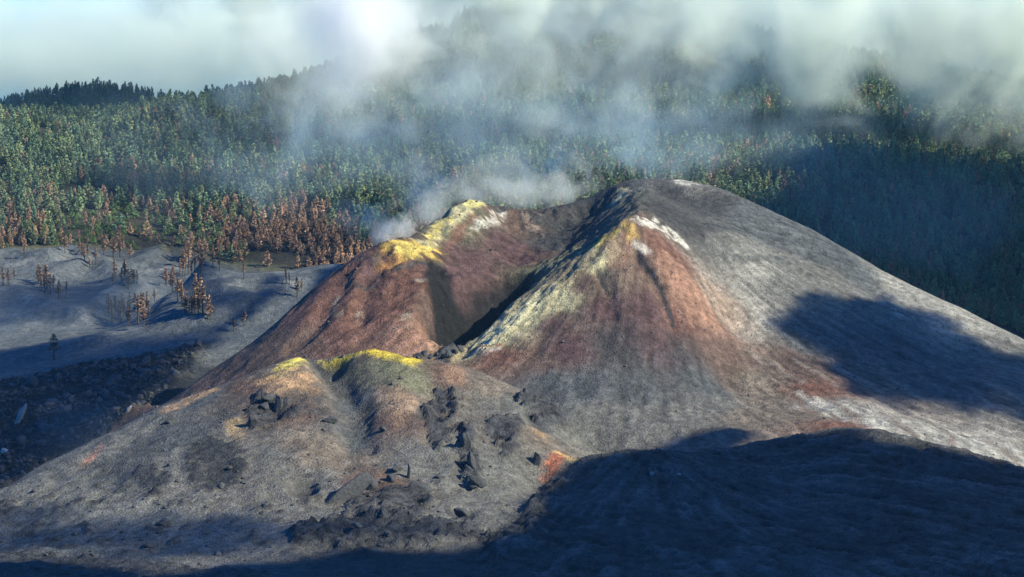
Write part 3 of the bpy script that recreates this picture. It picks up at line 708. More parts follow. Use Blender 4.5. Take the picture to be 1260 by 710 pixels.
def trunk_geo(seed, top=.93, r0=.016, branches=0):
    r = np.random.default_rng(seed)
    V, Q = [], []
    def limb(p, q, a, b, nseg=5):
        p, q = np.array(p, float), np.array(q, float)
        d = q - p; d /= np.linalg.norm(d); s = np.cross(d, [.3, .9, .2]); s /= np.linalg.norm(s); u = np.cross(d, s)
        i0 = len(V)
        for (c, rad) in ((p, a), ((p + q) / 2 + s * a * .4, (a + b) / 2), (q, b)):
            for k in range(nseg): V.append(c + rad * (s * math.cos(6.2832 * k / nseg) + u * math.sin(6.2832 * k / nseg)))
        for g in range(2):
            for k in range(nseg): Q.append([i0 + g * nseg + k, i0 + g * nseg + (k + 1) % nseg, i0 + (g + 1) * nseg + (k + 1) % nseg, i0 + (g + 1) * nseg + k])
    limb((0, 0, -.08), (0, 0, .5), r0 * 1.25, r0 * .75); limb((0, 0, .49), (r.normal(0, .01), 0, top), r0 * .75, r0 * .2)
    for k in range(branches):
        t = .3 + .6 * (k + r.random()) / branches; a = r.uniform(0, 6.28); L = .15 * (1 - t) ** .5 + .03
        limb((0, 0, t), (math.cos(a) * L, math.sin(a) * L, t + L * r.uniform(.2, .7)), r0 * .35, r0 * .1, 4)
    return np.array(V), np.array(Q)
def mesh_of(name, V, Q, mat, shade=None):
    me = build_mesh(name, V, Q, 4)
    if shade is not None: set_colour(me, 'leaf_shade', np.repeat(shade[:, None], 3, 1))
    me.update(); me.validate(); me.materials.append(mat)
    return me
PINES = [crown_geo(s, 96, 1.0 + .12 * math.sin(s * 2.1), .14 + .05 * (s % 3)) for s in range(1, 9)]
BROWNS = [crown_geo(s, 80, .95 + .15 * math.sin(s * 1.7), .2 + .06 * (s % 3), .15) for s in range(21, 28)]
BURNTS = [crown_geo(s, 110, .62 + .15 * math.sin(s), .25 + .06 * (s % 4), .4) for s in range(41, 47)]
BUSHES = [crown_geo(s, 60, 2.6, .05, .0) for s in range(61, 65)]
FARP = [crown_geo(s, 84, 1.05 + .12 * math.sin(s * 2.1), .1, 0, 2) for s in range(71, 79)]
FARB = [crown_geo(s, 70, 1.0, .16, .1, 2) for s in range(81, 86)]
def meshes(name, geos): return [mesh_of(name, g[0], g[1], M_LEAF, g[2]) for g in geos]
ME_PINE, ME_BROWN, ME_BURNT, ME_BUSH = meshes('pine_crown', PINES), meshes('brown_crown', BROWNS), meshes('burnt_crown', BURNTS), meshes('shrub_leaves', BUSHES)
ME_TRUNK = [mesh_of('pine_trunk', *trunk_geo(s), M_WOOD) for s in range(3)]
ME_BTRUNK = [mesh_of('burnt_trunk', *trunk_geo(s + 9, .97, .017, 9), M_WOOD) for s in range(4)]

def green(r, hz=0):
    b = r.uniform(.68, 1.32)
    w = r.random()
    return (b * (.125 + .085 * w), b * (.205 + .040 * w), b * (.125 - .010 * w))
def brown(r):
    b = r.uniform(.7, 1.3); w = r.random()
    return (b * (.33 + .10 * w), b * (.225 + .045 * w), b * (.15 + .03 * w))

# candidate spots on the mountain
tr = np.random.default_rng(5)
cand = []
y = 1760.0
while y < 3420:
    stp = 8.2 if y < 2350 else (8.8 if y < 2700 else 10)
    half = 0.262 * y + 40
    xs = np.arange(-half, half, stp)
    cand.append(np.stack([xs + tr.uniform(-.5, .5, len(xs)) * stp, y + tr.uniform(-.5, .5, len(xs)) * stp], 1))
    y += stp * 1.05
cand = np.vstack(cand)
cand = cand[cand[:, 1] > forest_edge(cand[:, 0]) + 4 + 10 * fbm(cand[:, 0] / 40, cand[:, 1] / 40, 2)]
cz = height(cand[:, 0], cand[:, 1])
thin = fbm(cand[:, 0] / 60 + 9, cand[:, 1] / 60, 3)
clear_c = np.vstack([hits([(150, 277)], 2400), hits([(245, 268)], 2400), hits([(50, 165)], 2700)])
keep = thin > -.24
CLR = hits([(60,268),(130,257),(180,262),(240,272),(268,288),(225,300),(150,305),(80,298)], 2400)
sclr = sdist(CLR, cand[:, 0], cand[:, 1])
keep &= ~((sclr > 0) & (tr.random(len(cand)) < .74))
gap = hits([(34,158),(62,156),(66,176),(50,184)], 2700)
keep &= sdist(gap, cand[:, 0], cand[:, 1]) < 1
cand, cz = cand[keep], cz[keep]
# drop what no place near the camera could see
def clear_view(P, eye=(0, 0, 0), lift=16, slack=14):
    ok = np.ones(len(P), bool)
    for f in np.linspace(.35, .985, 54):
        q = np.array(eye) + (np.c_[P[:, :2], P[:, 2] + lift] - np.array(eye)) * f
        ok &= height(q[:, 0], q[:, 1]) < q[:, 2] + slack
    return ok
P = np.c_[cand, cz]
ok = clear_view(P) | clear_view(P, (120, 0, 10)) | clear_view(P, (-120, 0, 10))
P = P[ok]
seen_now = clear_view(P, lift=14, slack=1)
fw = cp * P[:, 1] - sp * P[:, 2]
PX = 630 + F * P[:, 0] / fw; PYY = 355 - F * (sp * P[:, 1] + cp * P[:, 2]) / fw
inframe = seen_now & (PX > 2) & (PX < 1258) & (PYY > 5)
edge = P[:, 1] - forest_edge(P[:, 0])
nb = fbm(P[:, 0] / 90 + 3, P[:, 1] / 90, 3); nf = fbm(P[:, 0] / 25, P[:, 1] / 25 + 8, 2)
pb = .03 + .66 * smooth(270, 0, edge + 150 * nb + 110 * nf) ** 1.3 * (P[:, 0] < 0) + .75 * smooth(170, 40, edge + 120 * nb) * smooth(-310, -200, P[:, 0]) * (P[:, 0] < -40) \
     + .38 * smooth(-.4, .4, nb + .5 * nf) * (P[:, 0] > 40) * smooth(600, 150, edge) + .22 * smooth(-.2, .5, nb + nf)
is_b = tr.random(len(P)) < pb
hgt = np.where(is_b, tr.uniform(11, 19, len(P)), tr.uniform(14, 25, len(P)))
hgt *= np.where(edge < 40, .85, 1.0) * np.where(P[:, 1] > 2950, .72, 1.0) * (1 + .25 * nf + .2 * nb)
rank = np.where(inframe, hgt / P[:, 1] * (1 + .15 * tr.random(len(P))), 0)
order = np.argsort(-rank)
gi_ = [i for i in order if not is_b[i] and rank[i] > 0][:300]
bi_ = [i for i in order if is_b[i] and rank[i] > 0][:300]
single = np.zeros(len(P), bool); single[gi_] = True; single[bi_] = True

def make_tree(name, loc, h, crown_me, trunk_me, tint, label, group, rz, fat=1.0, cat='tree'):
    t = bpy.data.objects.new(name, None); col.objects.link(t)
    t.empty_display_size = .5
    t.location = loc; t.scale = (h * fat, h * fat, h); t.rotation_euler = (0, 0, rz)
    tag(t, label, cat, group)
    for nm, me in (('trunk', trunk_me), ('crown', crown_me)):
        if me is None: continue
        c = bpy.data.objects.new(nm, me); col.objects.link(c); c.parent = t
        if nm == 'crown': c.color = (*tint, 1)
    return t
def zone(i):
    x = P[i, 0]; px, py = PX[i], PYY[i]
    if px < 440 and edge[i] < 60: return 'at the upper edge of the ash plain'
    if px < 440: return 'on the lit slope above the ash plain'
    if px < 860: return 'behind the smoking crater rim'
    return 'in cloud shade behind the right flank'
for i in gi_:
    make_tree('pine_tree', P[i], hgt[i], ME_PINE[i % 8], ME_TRUNK[i % 3], green(tr), 'green pine among the nearest trees ' + zone(i), 'green pines ' + zone(i), tr.uniform(0, 6.28), tr.uniform(1.05, 1.45))
for i in bi_:
    make_tree('scorched_pine', P[i], hgt[i], ME_BROWN[i % 7], ME_TRUNK[i % 3], brown(tr), 'rusty brown scorched pine ' + zone(i), 'scorched pines ' + zone(i), tr.uniform(0, 6.28), tr.uniform(1.05, 1.5))
# all the farther trees as one wood
def wood(name, idx, geos, tint, label):
    VV, QQ, CCc = [], [], []; base = 0
    for i in idx:
        v, q, c = geos[i % len(geos)]
        a = tr.uniform(0, 6.28); ca, sa = math.cos(a), math.sin(a); h = hgt[i]; fat = tr.uniform(1.05, 1.5) * h
        w = np.empty_like(v)
        w[:, 0] = (v[:, 0] * ca - v[:, 1] * sa) * fat + P[i, 0]; w[:, 1] = (v[:, 0] * sa + v[:, 1] * ca) * fat + P[i, 1]; w[:, 2] = v[:, 2] * h + P[i, 2] - .03 * h
        VV.append(w.astype(np.float32)); QQ.append(q + base); base += len(v)
        tc = np.array(tint(tr) if not is_b[i] else brown(tr))
        CCc.append((c[:, None] * tc[None]).astype(np.float32))
    me = build_mesh(name, np.vstack(VV), np.vstack(QQ), 4)
    set_colour(me, 'leaf_shade', np.vstack(CCc)); me.update(); me.materials.append(M_LEAF)
    o = bpy.data.objects.new(name, me); col.objects.link(o)
    return tag(o, label, 'forest', None, 'stuff')
rest_i = np.nonzero(~single)[0]
wood('forest', rest_i, FARP, green, 'dense pine forest covering the far mountain slope')
print('TREES', len(P), 'single', single.sum(), 'rest', len(rest_i))

# burnt pines standing alone on the ash plain
SPOTS = [(4,352,13),(-6,356,12),(10,350,11),(50,352,13),(57,350,14),(62,362,13),(72,368,12),(55,360,11),(66,356,10),(104,322,12),(108,318,10),(118,326,11),(140,318,16),(141,345,15),(150,352,12),(158,356,13),(154,344,11),(162,350,10),
 (134,386,13),(138,398,15),(148,398,14),(152,390,12),(160,394,11),(170,398,17),(174,390,15),(176,384,12),(166,384,12),(150,380,10),(205,352,13),(212,360,12),(214,348,11),(224,378,15),(229,385,13),(232,324,18),(226,330,13),(240,334,13),(246,380,19),(240,384,14),(250,388,16),(256,394,14),(236,390,12),(67,443,15),(300,402,10),(232,338,11),(222,338,10),(248,336,17),(190,372,9),(262,330,10),(366,366,12),(352,350,11),(300,344,11),(160,318,10),(128,314,11),(80,312,12),(30,316,10)]
_jit = np.random.default_rng(77)
SPOTS += [(px + _jit.uniform(-13, 13), py + _jit.uniform(-8, 7), h * _jit.uniform(.6, .95)) for px, py, h in SPOTS[:50] if not (60 < px < 75 and py > 430)]
SPOT_LABEL = {36: 'tallest rusty burnt pine standing among the thin trees beside the volcano flank', 41: 'lone dark burnt pine standing in front of the pale dune, nearest the lava field', 0: 'rusty burnt pine at the left edge of the ash plain', 12: 'tall rusty burnt pine on the crest between two dunes below the forest', 33: 'tall dark burnt pine on the ridge of the right dune below the forest', 23: 'tallest rusty burnt pine of the clump in the middle of the ash plain', 42: 'small pale burnt pine alone close to the volcano flank'}
for k, (px, py, h) in enumerate(SPOTS):
    p = hit(px, py, 2180); h *= 1.35
    tint = brown(tr); tint = tuple(np.array(tint) * np.array((.92, .98, 1.05)))
    lb = SPOT_LABEL.get(k)
    if lb is None:
        lb = 'thin rusty burnt pine ' + ('in the clump on the left dune' if px < 90 else 'in the clump in the middle of the ash plain' if 130 <= px <= 180 and py > 370 else 'on the dunes under the forest edge' if py < 372 else 'in the thin clump beside the volcano flank')
    make_tree('burnt_pine', p, h, ME_BURNT[k % 6], ME_BTRUNK[k % 4], tint, lb, 'burnt pines on the ash plain', tr.uniform(0, 6.28), tr.uniform(1.3, 2.0))
# light green shrubs in the clearing above the plain
sb = np.random.default_rng(3)
made = 0
while made < 230:
    px, py = sb.uniform(5, 300), sb.uniform(255, 312)
    if made > 60 and not (60 < px < 270 and 258 < py < 302): continue
    p = hit(px, py, 2420)
    if p[1] < forest_edge(p[0]) + 2: continue
    b = sb.uniform(.8, 1.3)
    o = bpy.data.objects.new('shrub', ME_BUSH[made % 4]); col.objects.link(o)
    h = sb.uniform(3.5, 7.5); o.location = p - np.array([0, 0, .2]); o.scale = (h * 1.1, h * 1.1, h); o.rotation_euler = (0, 0, sb.uniform(0, 6))
    o.color = (.13 * b, .21 * b, .075 * b, 1)
    tag(o, 'light green shrub in the clearing between the pines and the ash plain', 'shrub', 'shrubs in the clearing'); made += 1

# ------------------------------------------------------------------ rocks
def rock_material():
    m, t, nodes, links, bs = M('lava_rock')
    geo = nodes.new('ShaderNodeNewGeometry'); oi = nodes.new('ShaderNodeObjectInfo')
    n_ = noise_node(nodes, links, geo.outputs['Position'], .8, 5, .7)
    f = ramp(nodes, links, n_, .3, .7, .55, 1.6)
    sc_ = N(nodes, 'ShaderNodeVectorMath', operation='SCALE'); links.new(oi.outputs['Color'], sc_.inputs[0]); links.new(f, sc_.inputs['Scale'])
    links.new(sc_.outputs[0], bs.inputs['Base Color']); bs.inputs['Roughness'].default_value = .9
    bp = nodes.new('ShaderNodeBump'); bp.inputs['Distance'].default_value = .6; links.new(n_, bp.inputs['Height']); links.new(bp.outputs[0], bs.inputs['Normal'])
    return m
M_ROCK = rock_material()
import bmesh
def rock_geo(seed, sub=3, jag=.45):
    bm = bmesh.new(); bmesh.ops.create_icosphere(bm, subdivisions=sub, radius=1)
    co = np.array([v.co[:] for v in bm.verts]); fc = np.array([[v.index for v in f.verts] for f in bm.faces]); bm.free()
    r = np.random.default_rng(seed)
    pl = r.normal(size=(16, 3)); pl /= np.linalg.norm(pl, axis=1)[:, None]; off = r.uniform(.5, .95, 16)
    for k in range(16):
        d = co @ pl[k]; over = d > off[k]
        co[over] -= (d[over] - off[k])[:, None] * pl[k]
    co *= (1 + jag * .5 * fbm(co[:, 0] * 1.7 + seed * 3.1 + co[:, 2], co[:, 1] * 1.7 - co[:, 2] * 1.3, 3))[:, None]
    return co, fc
def rock_mesh(name, seed, sub=3):
    v, f = rock_geo(seed, sub); me = build_mesh(name, v, f, 3); me.update(); me.validate(); me.materials.append(M_ROCK); return me
ROCKS = [rock_mesh('lava_rock', s) for s in range(8)]
def rock(px, py, size, tilt, label, tint=(.04, .042, .046), name='lava_rock', k=0, ymax=1215, cat='rock', group=None):
    p = hit(px, py, ymax)
    o = bpy.data.objects.new(name, ROCKS[k % 8]); col.objects.link(o)
    o.scale = size; o.rotation_euler = tilt; o.location = (p[0], p[1], p[2] + size[2] * .35); o.color = (*tint, 1)
    return tag(o, label, cat, group)
rock(503, 588, (1.2, 1.2, 5.6), (0, R(4), 0), 'thin dark lava spire standing upright on the front slope', name='lava_spire', k=1)
rock(488, 580, (3.0, 2.5, 3.4), (0, R(-20), .5), 'dark knobbed lava rock with pale cap left of the thin spire', k=2)
rock(482, 592, (3.2, 2.5, 3.6), (0, R(25), 1), 'leaning dark lava rock under the knobbed rock left of the spire', k=3)
rock(424, 614, (16, 4, 5.0), (0, R(-36), R(18)), 'long tilted dark lava slab rising towards the spire', name='lava_outcrop', k=4)
rock(452, 600, (5, 4, 4.0), (0, R(10), 0), 'dark block between the long tilted slab and the spire', k=5)
rock(514, 604, (8, 4, 3.6), (0, R(10), .2), 'broad dark lava block at the foot of the thin spire', k=6)
rock(405, 519, (4.6, 3, 2.2), (0, 0, .1), 'flat dark boulder alone on the tan slope below the yellow crest', name='boulder', k=7)
rock(472, 531, (2.4, 2, 2.6), (0, R(-30), .1), 'small dark boulder in the gully beside the buttress', name='boulder', k=0)
rock(343, 506, (3.2, 2.5, 6.0), (0, R(5), 0), 'taller dark lava pillar on the slope under the yellow hump', name='lava_outcrop', k=1)
rock(312, 522, (2.8, 2.5, 4.4), (0, R(12), 0), 'shorter dark lava pillar with pale edge under the yellow hump', name='lava_outcrop', k=2)
rock(326, 504, (3.2, 2.5, 3.0), (0, 0, 1), 'dark lava rock between the two pillars', k=3)
rock(330, 492, (4, 2.5, 2.6), (0, R(-10), .4), 'dark lava rock just above the two pillars', k=4)
rock(206, 521, (2, 2, 1.4), (0, 0, 0), 'small black boulder near the front skyline', name='boulder', k=5)
rock(208, 574, (1.6, 1.6, 1.2), (0, 0, 0), 'small black boulder between the two dark scree patches', name='boulder', k=6)
rock(200, 646, (3.6, 3, 2.4), (0, 0, .6), 'black boulder low on the pale front slope', name='boulder', k=7)
rock(570, 636, (5.5, 4, 3.4), (0, R(10), .3), 'black boulder beside the orange stained mound', name='boulder', k=0)
rock(661, 572, (3.2, 3, 4.5), (0, R(8), 0), 'dark rounded rock left of the orange knoll', k=1)
rock(574, 548, (3, 3, 7), (0, R(6), 0), 'upper dark rock of the crag rib', k=2)
rock(580, 575, (2.8, 3, 7), (0, R(-8), 0), 'middle dark rock of the crag rib', k=3)
rock(588, 596, (4.5, 3, 3), (0, R(12), 0), 'lowest dark rock of the crag rib', k=4)
rock(24, 520, (2.4, 3, 11), (0, R(27), 0), 'pale tilted rock slab standing in the black lava field', tint=(.22, .225, .22), name='pale_rock', k=5, ymax=1600)
rock(5, 556, (3.5, 3, 2.2), (0, 0, 0), 'pale boulder at the left edge of the lava field', tint=(.38, .38, .37), name='boulder', k=6, ymax=1600)
rock(158, 506, (1.6, 2, 3.4), (0, R(30), 0), 'small pale splinter of rock in the lava field', tint=(.3, .3, .3), k=7, ymax=1600)
rock(802, 584, (1.6, 1.5, 1.2), (0, 0, 0), 'pale stone left of the small pit in the dark hill', tint=(.2, .21, .22), name='boulder', k=1)
rock(836, 585, (1.6, 1.5, 1.2), (0, 0, 0), 'pale stone right of the small pit in the dark hill', tint=(.2, .21, .22), name='boulder', k=2)
for k, (px, py) in enumerate([(515, 440), (522, 438), (530, 440), (538, 437), (546, 440), (553, 437), (560, 434), (567, 431)]):
    rock(px, py + 1, (2.2 + (k * 5 % 3) * 1.1, 2.2, 1.1 + (k * 7 % 4) * .55), (.3 * (k % 3), .4 - .3 * (k % 4), k * 2.1), 'dark block of the lava dam across the crater mouth', k=k, ymax=1400, name='lava_block', group='lava dam blocks')
rb_ = np.random.default_rng(9)
made = 0
while made < 75:
    px, py = rb_.uniform(0, 650), rb_.uniform(560, 690)
    if py < 640 - px * .25: continue
    if fbm(np.array([px / 60.]), np.array([py / 25.]), 2)[0] < -.05: continue
    s_ = rb_.gamma(1.6, .45) + .35
    rock(px, py, (s_ * rb_.uniform(.9, 1.7), s_, s_ * rb_.uniform(.5, .9)), (rb_.uniform(-.3, .3), rb_.uniform(-.3, .3), rb_.uniform(0, 6)), 'small dark lava boulder strewn over the lower front slope', tint=tuple(np.array((.045, .047, .05)) * rb_.uniform(.7, 1.5)), name='boulder', k=made, group='boulders on the front slope'); made += 1
# loose stones on the slopes: too many to count
VV, QQ = [], []; base = 0
tiny = [rock_geo(s, 1) for s in range(50, 54)]
sx_, sy_ = rb_.uniform(-380, 440, 26000), rb_.uniform(900, 1600, 26000)
ii_, jj_ = np.searchsorted(gx, sx_), np.searchsorted(gy, sy_)
dens_ = smooth(-.1, .5, NOISE_A[ii_, jj_] + .8 * NOISE_C[ii_, jj_]) * (1 - LAVA[ii_, jj_])
pick = np.nonzero(rb_.random(26000) < dens_ * .55)[0]
for k, i_ in enumerate(pick):
    v, f = tiny[k % 4]; s_ = .22 + rb_.gamma(1.1, .22)
    a_ = rb_.uniform(0, 6.28); ca, sa = math.cos(a_), math.sin(a_)
    w = v * rb_.uniform(.6, 1.4, 3) * s_
    w = np.c_[w[:, 0] * ca - w[:, 1] * sa, w[:, 0] * sa + w[:, 1] * ca, w[:, 2]] + np.array([sx_[i_], sy_[i_], height(sx_[i_], sy_[i_])[0] + s_ * .2])
    VV.append(w); QQ.append(f + base); base += len(v)
me = build_mesh('loose_stones', np.vstack(VV), np.vstack(QQ), 3); me.update(); me.materials.append(M_ROCK)
o = bpy.data.objects.new('loose_stones', me); col.objects.link(o); o.color = (.06, .058, .058, 1)
tag(o, 'small dark stones strewn over the cone slopes', 'stones', None, 'stuff')
# rubble of the lava field: too many blocks to count
VV, QQ = [], []; base = 0
small = [rock_geo(s, 1) for s in range(30, 36)]
small = [(v * (1 + np.random.default_rng(i).uniform(-.35, .45, (len(v), 1))), f) for i, (v, f) in enumerate(small)]
k = 0
while k < 3600:
    px, py = rb_.uniform(-60, 262), rb_.uniform(425, 620)
    d_ = ray(px, py)
    x_, y_ = d_[0] * 1, 0
    Y_ = rb_.uniform(1380, 1730); X_ = rb_.uniform(-470, -170)
    i_, j_ = np.searchsorted(gx, X_), np.searchsorted(gy, Y_)
    if LAVA[i_, j_] < .6: k += .2; continue
    v, f = small[int(k) % 6]; s_ = rb_.gamma(1.2, .6) + .3
    q = Matrix.Rotation(rb_.uniform(0, 6.28), 3, 'Z') @ Matrix.Rotation(rb_.uniform(-.8, .8), 3, 'X')
    w = (v * rb_.uniform(.45, 1.7, 3) * s_) @ np.array(q).T + np.array([X_, Y_, GZ[i_, j_] + s_ * .25])
    VV.append(w); QQ.append(f + base); base += len(v); k += 1
me = build_mesh('lava_rubble', np.vstack(VV), np.vstack(QQ), 3); me.update(); me.materials.append(M_ROCK)
o = bpy.data.objects.new('lava_rubble', me); col.objects.link(o); o.color = (.05, .053, .06, 1)
tag(o, 'jumbled black lava blocks covering the lava field', 'lava rubble', None, 'stuff')

# ------------------------------------------------------------------ clouds that shade the ground (in the sky, towards the sun)
def cloud_material(name, dens, colr=(.95, .96, .98)):
    m = bpy.data.materials.new(name); m.use_nodes = True
    nodes, links = m.node_tree.nodes, m.node_tree.links
    nodes.remove(nodes['Principled BSDF'])
    v = nodes.new('ShaderNodeVolumePrincipled'); v.inputs['Density'].default_value = dens; v.inputs['Color'].default_value = (*colr, 1)
    links.new(v.outputs[0], nodes['Material Output'].inputs['Volume'])
    return m
M_CLOUD = cloud_material('cloud', .36)
def cloud(ground_pts, altitude, thick, label, soft=30, wob=14, cell=7.0, mat=None, extra=None, seed=0):
    """a bank of cloud at that altitude which stands between the sun and that piece of ground"""
    P3 = np.array(ground_pts); thick = thick * .28
    Q3 = np.array([p + S * ((altitude - p[2]) / S[2]) for p in P3])
    x0, y0 = Q3[:, 0].min() - 20, Q3[:, 1].min() - 20; x1, y1_ = Q3[:, 0].max() + 20, Q3[:, 1].max() + 20
    ax = np.arange(x0, x1, cell); ay = np.arange(y0, y1_, cell); X, Y = np.meshgrid(ax, ay, indexing='ij')
    s_ = sdist(Q3, X, Y) + wob * fbm(X / 38 + seed, Y / 38, 5, .6) * 2.2
    t = thick * smooth(0, soft, s_) * np.clip(1 + 1.0 * fbm(X / 55, Y / 55 + seed, 4), .15, 2)
    ins = s_ > 0
    nx, ny = X.shape
    full_ = ins[:-1, :-1] & ins[1:, :-1] & ins[1:, 1:] & ins[:-1, 1:]
    cnt = np.zeros_like(X); 
    for a, b in ((0, 0), (1, 0), (1, 1), (0, 1)): cnt[a:nx - 1 + a, b:ny - 1 + b] += full_
    rim = (cnt < 4)
    t[rim] = 0
    top = -np.ones((nx, ny), int); bot = -np.ones((nx, ny), int)
    V = []
    for i in range(nx):
        for j in range(ny):
            if cnt[i, j] > 0:
                top[i, j] = len(V); V.append((X[i, j], Y[i, j], altitude + t[i, j] * .65))
                if rim[i, j]: bot[i, j] = top[i, j]
                else: bot[i, j] = len(V); V.append((X[i, j], Y[i, j], altitude - t[i, j] * .35))
    Fq = []
    for i, j in np.argwhere(full_):
        a = [top[i, j], top[i + 1, j], top[i + 1, j + 1], top[i, j + 1]]; b = [bot[i, j], bot[i, j + 1], bot[i + 1, j + 1], bot[i + 1, j]]
        if a[0] == b[0] and a[1] == b[3] and a[2] == b[2] and a[3] == b[1]: continue
        Fq.append(a); Fq.append(b)
    me = build_mesh('cloud', np.array(V), np.array(Fq), 4); me.polygons.foreach_set('use_smooth', np.ones(len(Fq), bool)); me.update(); me.validate()
    me.materials.append(mat or M_CLOUD)
    o = bpy.data.objects.new('cloud', me); col.objects.link(o)
    return tag(o, label, 'cloud', None, 'stuff')
def G(pts, ymax=3400): return list(hits(pts, ymax))
cloud(G([(600,668),(640,640),(664,610),(690,582),(716,566),(760,556),(800,546),(850,532),(900,524),(950,530),(990,536),(1050,528),(1100,536),(1180,554),(1262,578)], 1250) + [np.array([560., 1130, -190]), np.array([700., 800, -200]), np.array([-40., 800, -210]), np.array([-420., 830, -215])] + G([(-60,690),(60,688),(200,700),(340,688),(420,676),(520,668)], 1100), 330, 75, 'grey cloud bank overhead that shades the dark hills', soft=30, wob=10, seed=3)
cloud(G([(917,378),(950,380),(985,356),(1013,349),(1040,358),(1073,357),(1123,366),(1160,376),(1200,400),(1250,428)], 1600) + [np.array([450., 1540, -190]), np.array([450., 1400, -220])] + G([(1260,535),(1203,508),(1148,512),(1078,500),(1027,488),(985,456),(955,424),(942,398)], 1600), 330, 33, 'grey cloud overhead that shades the right flank', soft=48, wob=20, seed=8)
cloud([np.array(at(px, 300, Y)) for px, Y in [(800,1850),(775,2000),(825,2100)]] + G([(868,205),(930,198),(990,185),(1030,172),(1090,165),(1140,175),(1200,195),(1255,208)], 2300) + [np.array([660., 2280, -150]), np.array([560., 1720, -220]), np.array([480., 1720, -230])], 110, 36, 'grey cloud overhead that shades the forest behind the right flank', soft=85, wob=30, cell=10, seed=12)
cloud([np.array([-1000., 3020, -80]), np.array([-430., 3060, -60]), np.array([-380., 3500, -60]), np.array([-1050., 3500, -80])], 170, 40, 'grey cloud that shades the far wooded hill', soft=50, wob=20, cell=12, seed=61)
cloud([np.array([-700., 1200, -250])] + G([(0,602),(60,566),(130,528)], 1300) + G([(214,487),(250,440),(300,405),(340,370),(250,402),(180,412),(100,405),(40,425)], 1900) + [np.array([-600., 1800, -230])], 330, 17, 'thin cloud overhead that dims the lava field', soft=40, wob=14, seed=21)
cloud(G([(-40,350),(60,345),(180,345),(300,352),(350,360),(300,400),(200,410),(100,402),(-40,410)], 2170), 360, 9, 'thin veil of cloud overhead that dims the ash plain', soft=40, wob=10, seed=41)
cloud(G([(-60,640),(60,612),(200,622),(330,620),(450,625),(560,640),(590,665),(520,668),(420,676),(340,688),(200,700),(60,688),(-60,690)], 1215), 330, 11, 'thin cloud overhead that dims the lower front slope', soft=40, wob=16, seed=51)
cloud(G([(330,336),(400,350),(440,325),(470,300),(430,290),(380,315)], 2150) + [np.array([-60., 1850, -170]), np.array([-150., 1750, -200])], 330, 40, 'small cloud overhead that shades the plain behind the left flank', soft=25, wob=8, seed=31)

# ------------------------------------------------------------------ smoke and hanging cloud in front of the mountain
def puff_material(name, dens, scale, contrast, cut, detail=5, aniso=0.0, colr=(.97, .98, .99), wisp=.55):
    m = bpy.data.materials.new(name); m.use_nodes = True
    t = m.node_tree; nodes, links = t.nodes, t.links
    nodes.remove(nodes['Principled BSDF'])
    v = nodes.new('ShaderNodeVolumePrincipled'); v.inputs['Color'].default_value = (*colr, 1); v.inputs['Anisotropy'].default_value = aniso
    tc = nodes.new('ShaderNodeTexCoord'); geo = nodes.new('ShaderNodeNewGeometry')
    ln = N(nodes, 'ShaderNodeVectorMath', operation='LENGTH'); links.new(tc.outputs['Object'], ln.inputs[0])
    fall = ramp(nodes, links, ln.outputs['Value'], .15, 1.0, 1.0, 0.0)
    n_ = noise_node(nodes, links, geo.outputs['Position'], scale, detail, .58)
    n_.node.inputs["Distortion"].default_value = .4
    nn = ramp(nodes, links, n_, .5 - .5 / contrast, .5 + .5 / contrast, -1.0, 1.0)
    a = N(nodes, 'ShaderNodeMath', operation='MULTIPLY_ADD'); links.new(nn, a.inputs[0]); a.inputs[1].default_value = wisp; links.new(fall, a.inputs[2])
    b = N(nodes, 'ShaderNodeMapRange', interpolation_type='SMOOTHSTEP'); links.new(a.outputs[0], b.inputs[0]); b.inputs[1].default_value = cut; b.inputs[2].default_value = cut + .8; b.inputs[3].default_value = 0; b.inputs[4].default_value = 1
    # nothing at the very rim of the puff
    rim = ramp(nodes, links, ln.outputs['Value'], .8, 1.0, 1.0, 0.0)
    c = N(nodes, 'ShaderNodeMath', operation='MULTIPLY'); links.new(b.outputs[0], c.inputs[0]); links.new(rim, c.inputs[1])
    d = N(nodes, 'ShaderNodeMath', operation='MULTIPLY'); links.new(c.outputs[0], d.inputs[0]); d.inputs[1].default_value = dens
    links.new(d.outputs[0], v.inputs['Density']); links.new(v.outputs[0], nodes['Material Output'].inputs['Volume'])
    m.cycles.volume_step_rate = .45
    return m
bm = bmesh.new(); bmesh.ops.create_icosphere(bm, subdivisions=3, radius=1.0)
PUFF_ME = bpy.data.meshes.new('smoke_puff'); bm.to_mesh(PUFF_ME); bm.free()
for p_ in PUFF_ME.polygons: p_.use_smooth = True
def puff(px, py, Y, rx, ry, rz, dens, label, name='smoke', tilt=0.0, scale=.012, contrast=2.2, cut=.35, wisp=.55, kind='stuff', colr=(.97, .98, .99)):
    me = PUFF_ME.copy(); me.name = name
    if name == 'smoke': colr = (.66, .87, 1.0) if 'steam' not in label and 'white' not in label else (.94, .98, .92)
    else: colr = (.995, .995, .98) if 'bright' in label else (.92, .975, .89)  # bright puffs get a whiter colour that carries the sun glow
    me.materials.append(puff_material(name, dens, scale, contrast, cut, colr=colr, wisp=wisp))
    o = bpy.data.objects.new(name, me); col.objects.link(o)
    o.location = at(px, py, Y); o.scale = (rx, ry, rz); o.rotation_euler = (0, tilt, 0)
    return tag(o, label, 'cloud' if name == 'cloud' else 'smoke', None, kind)
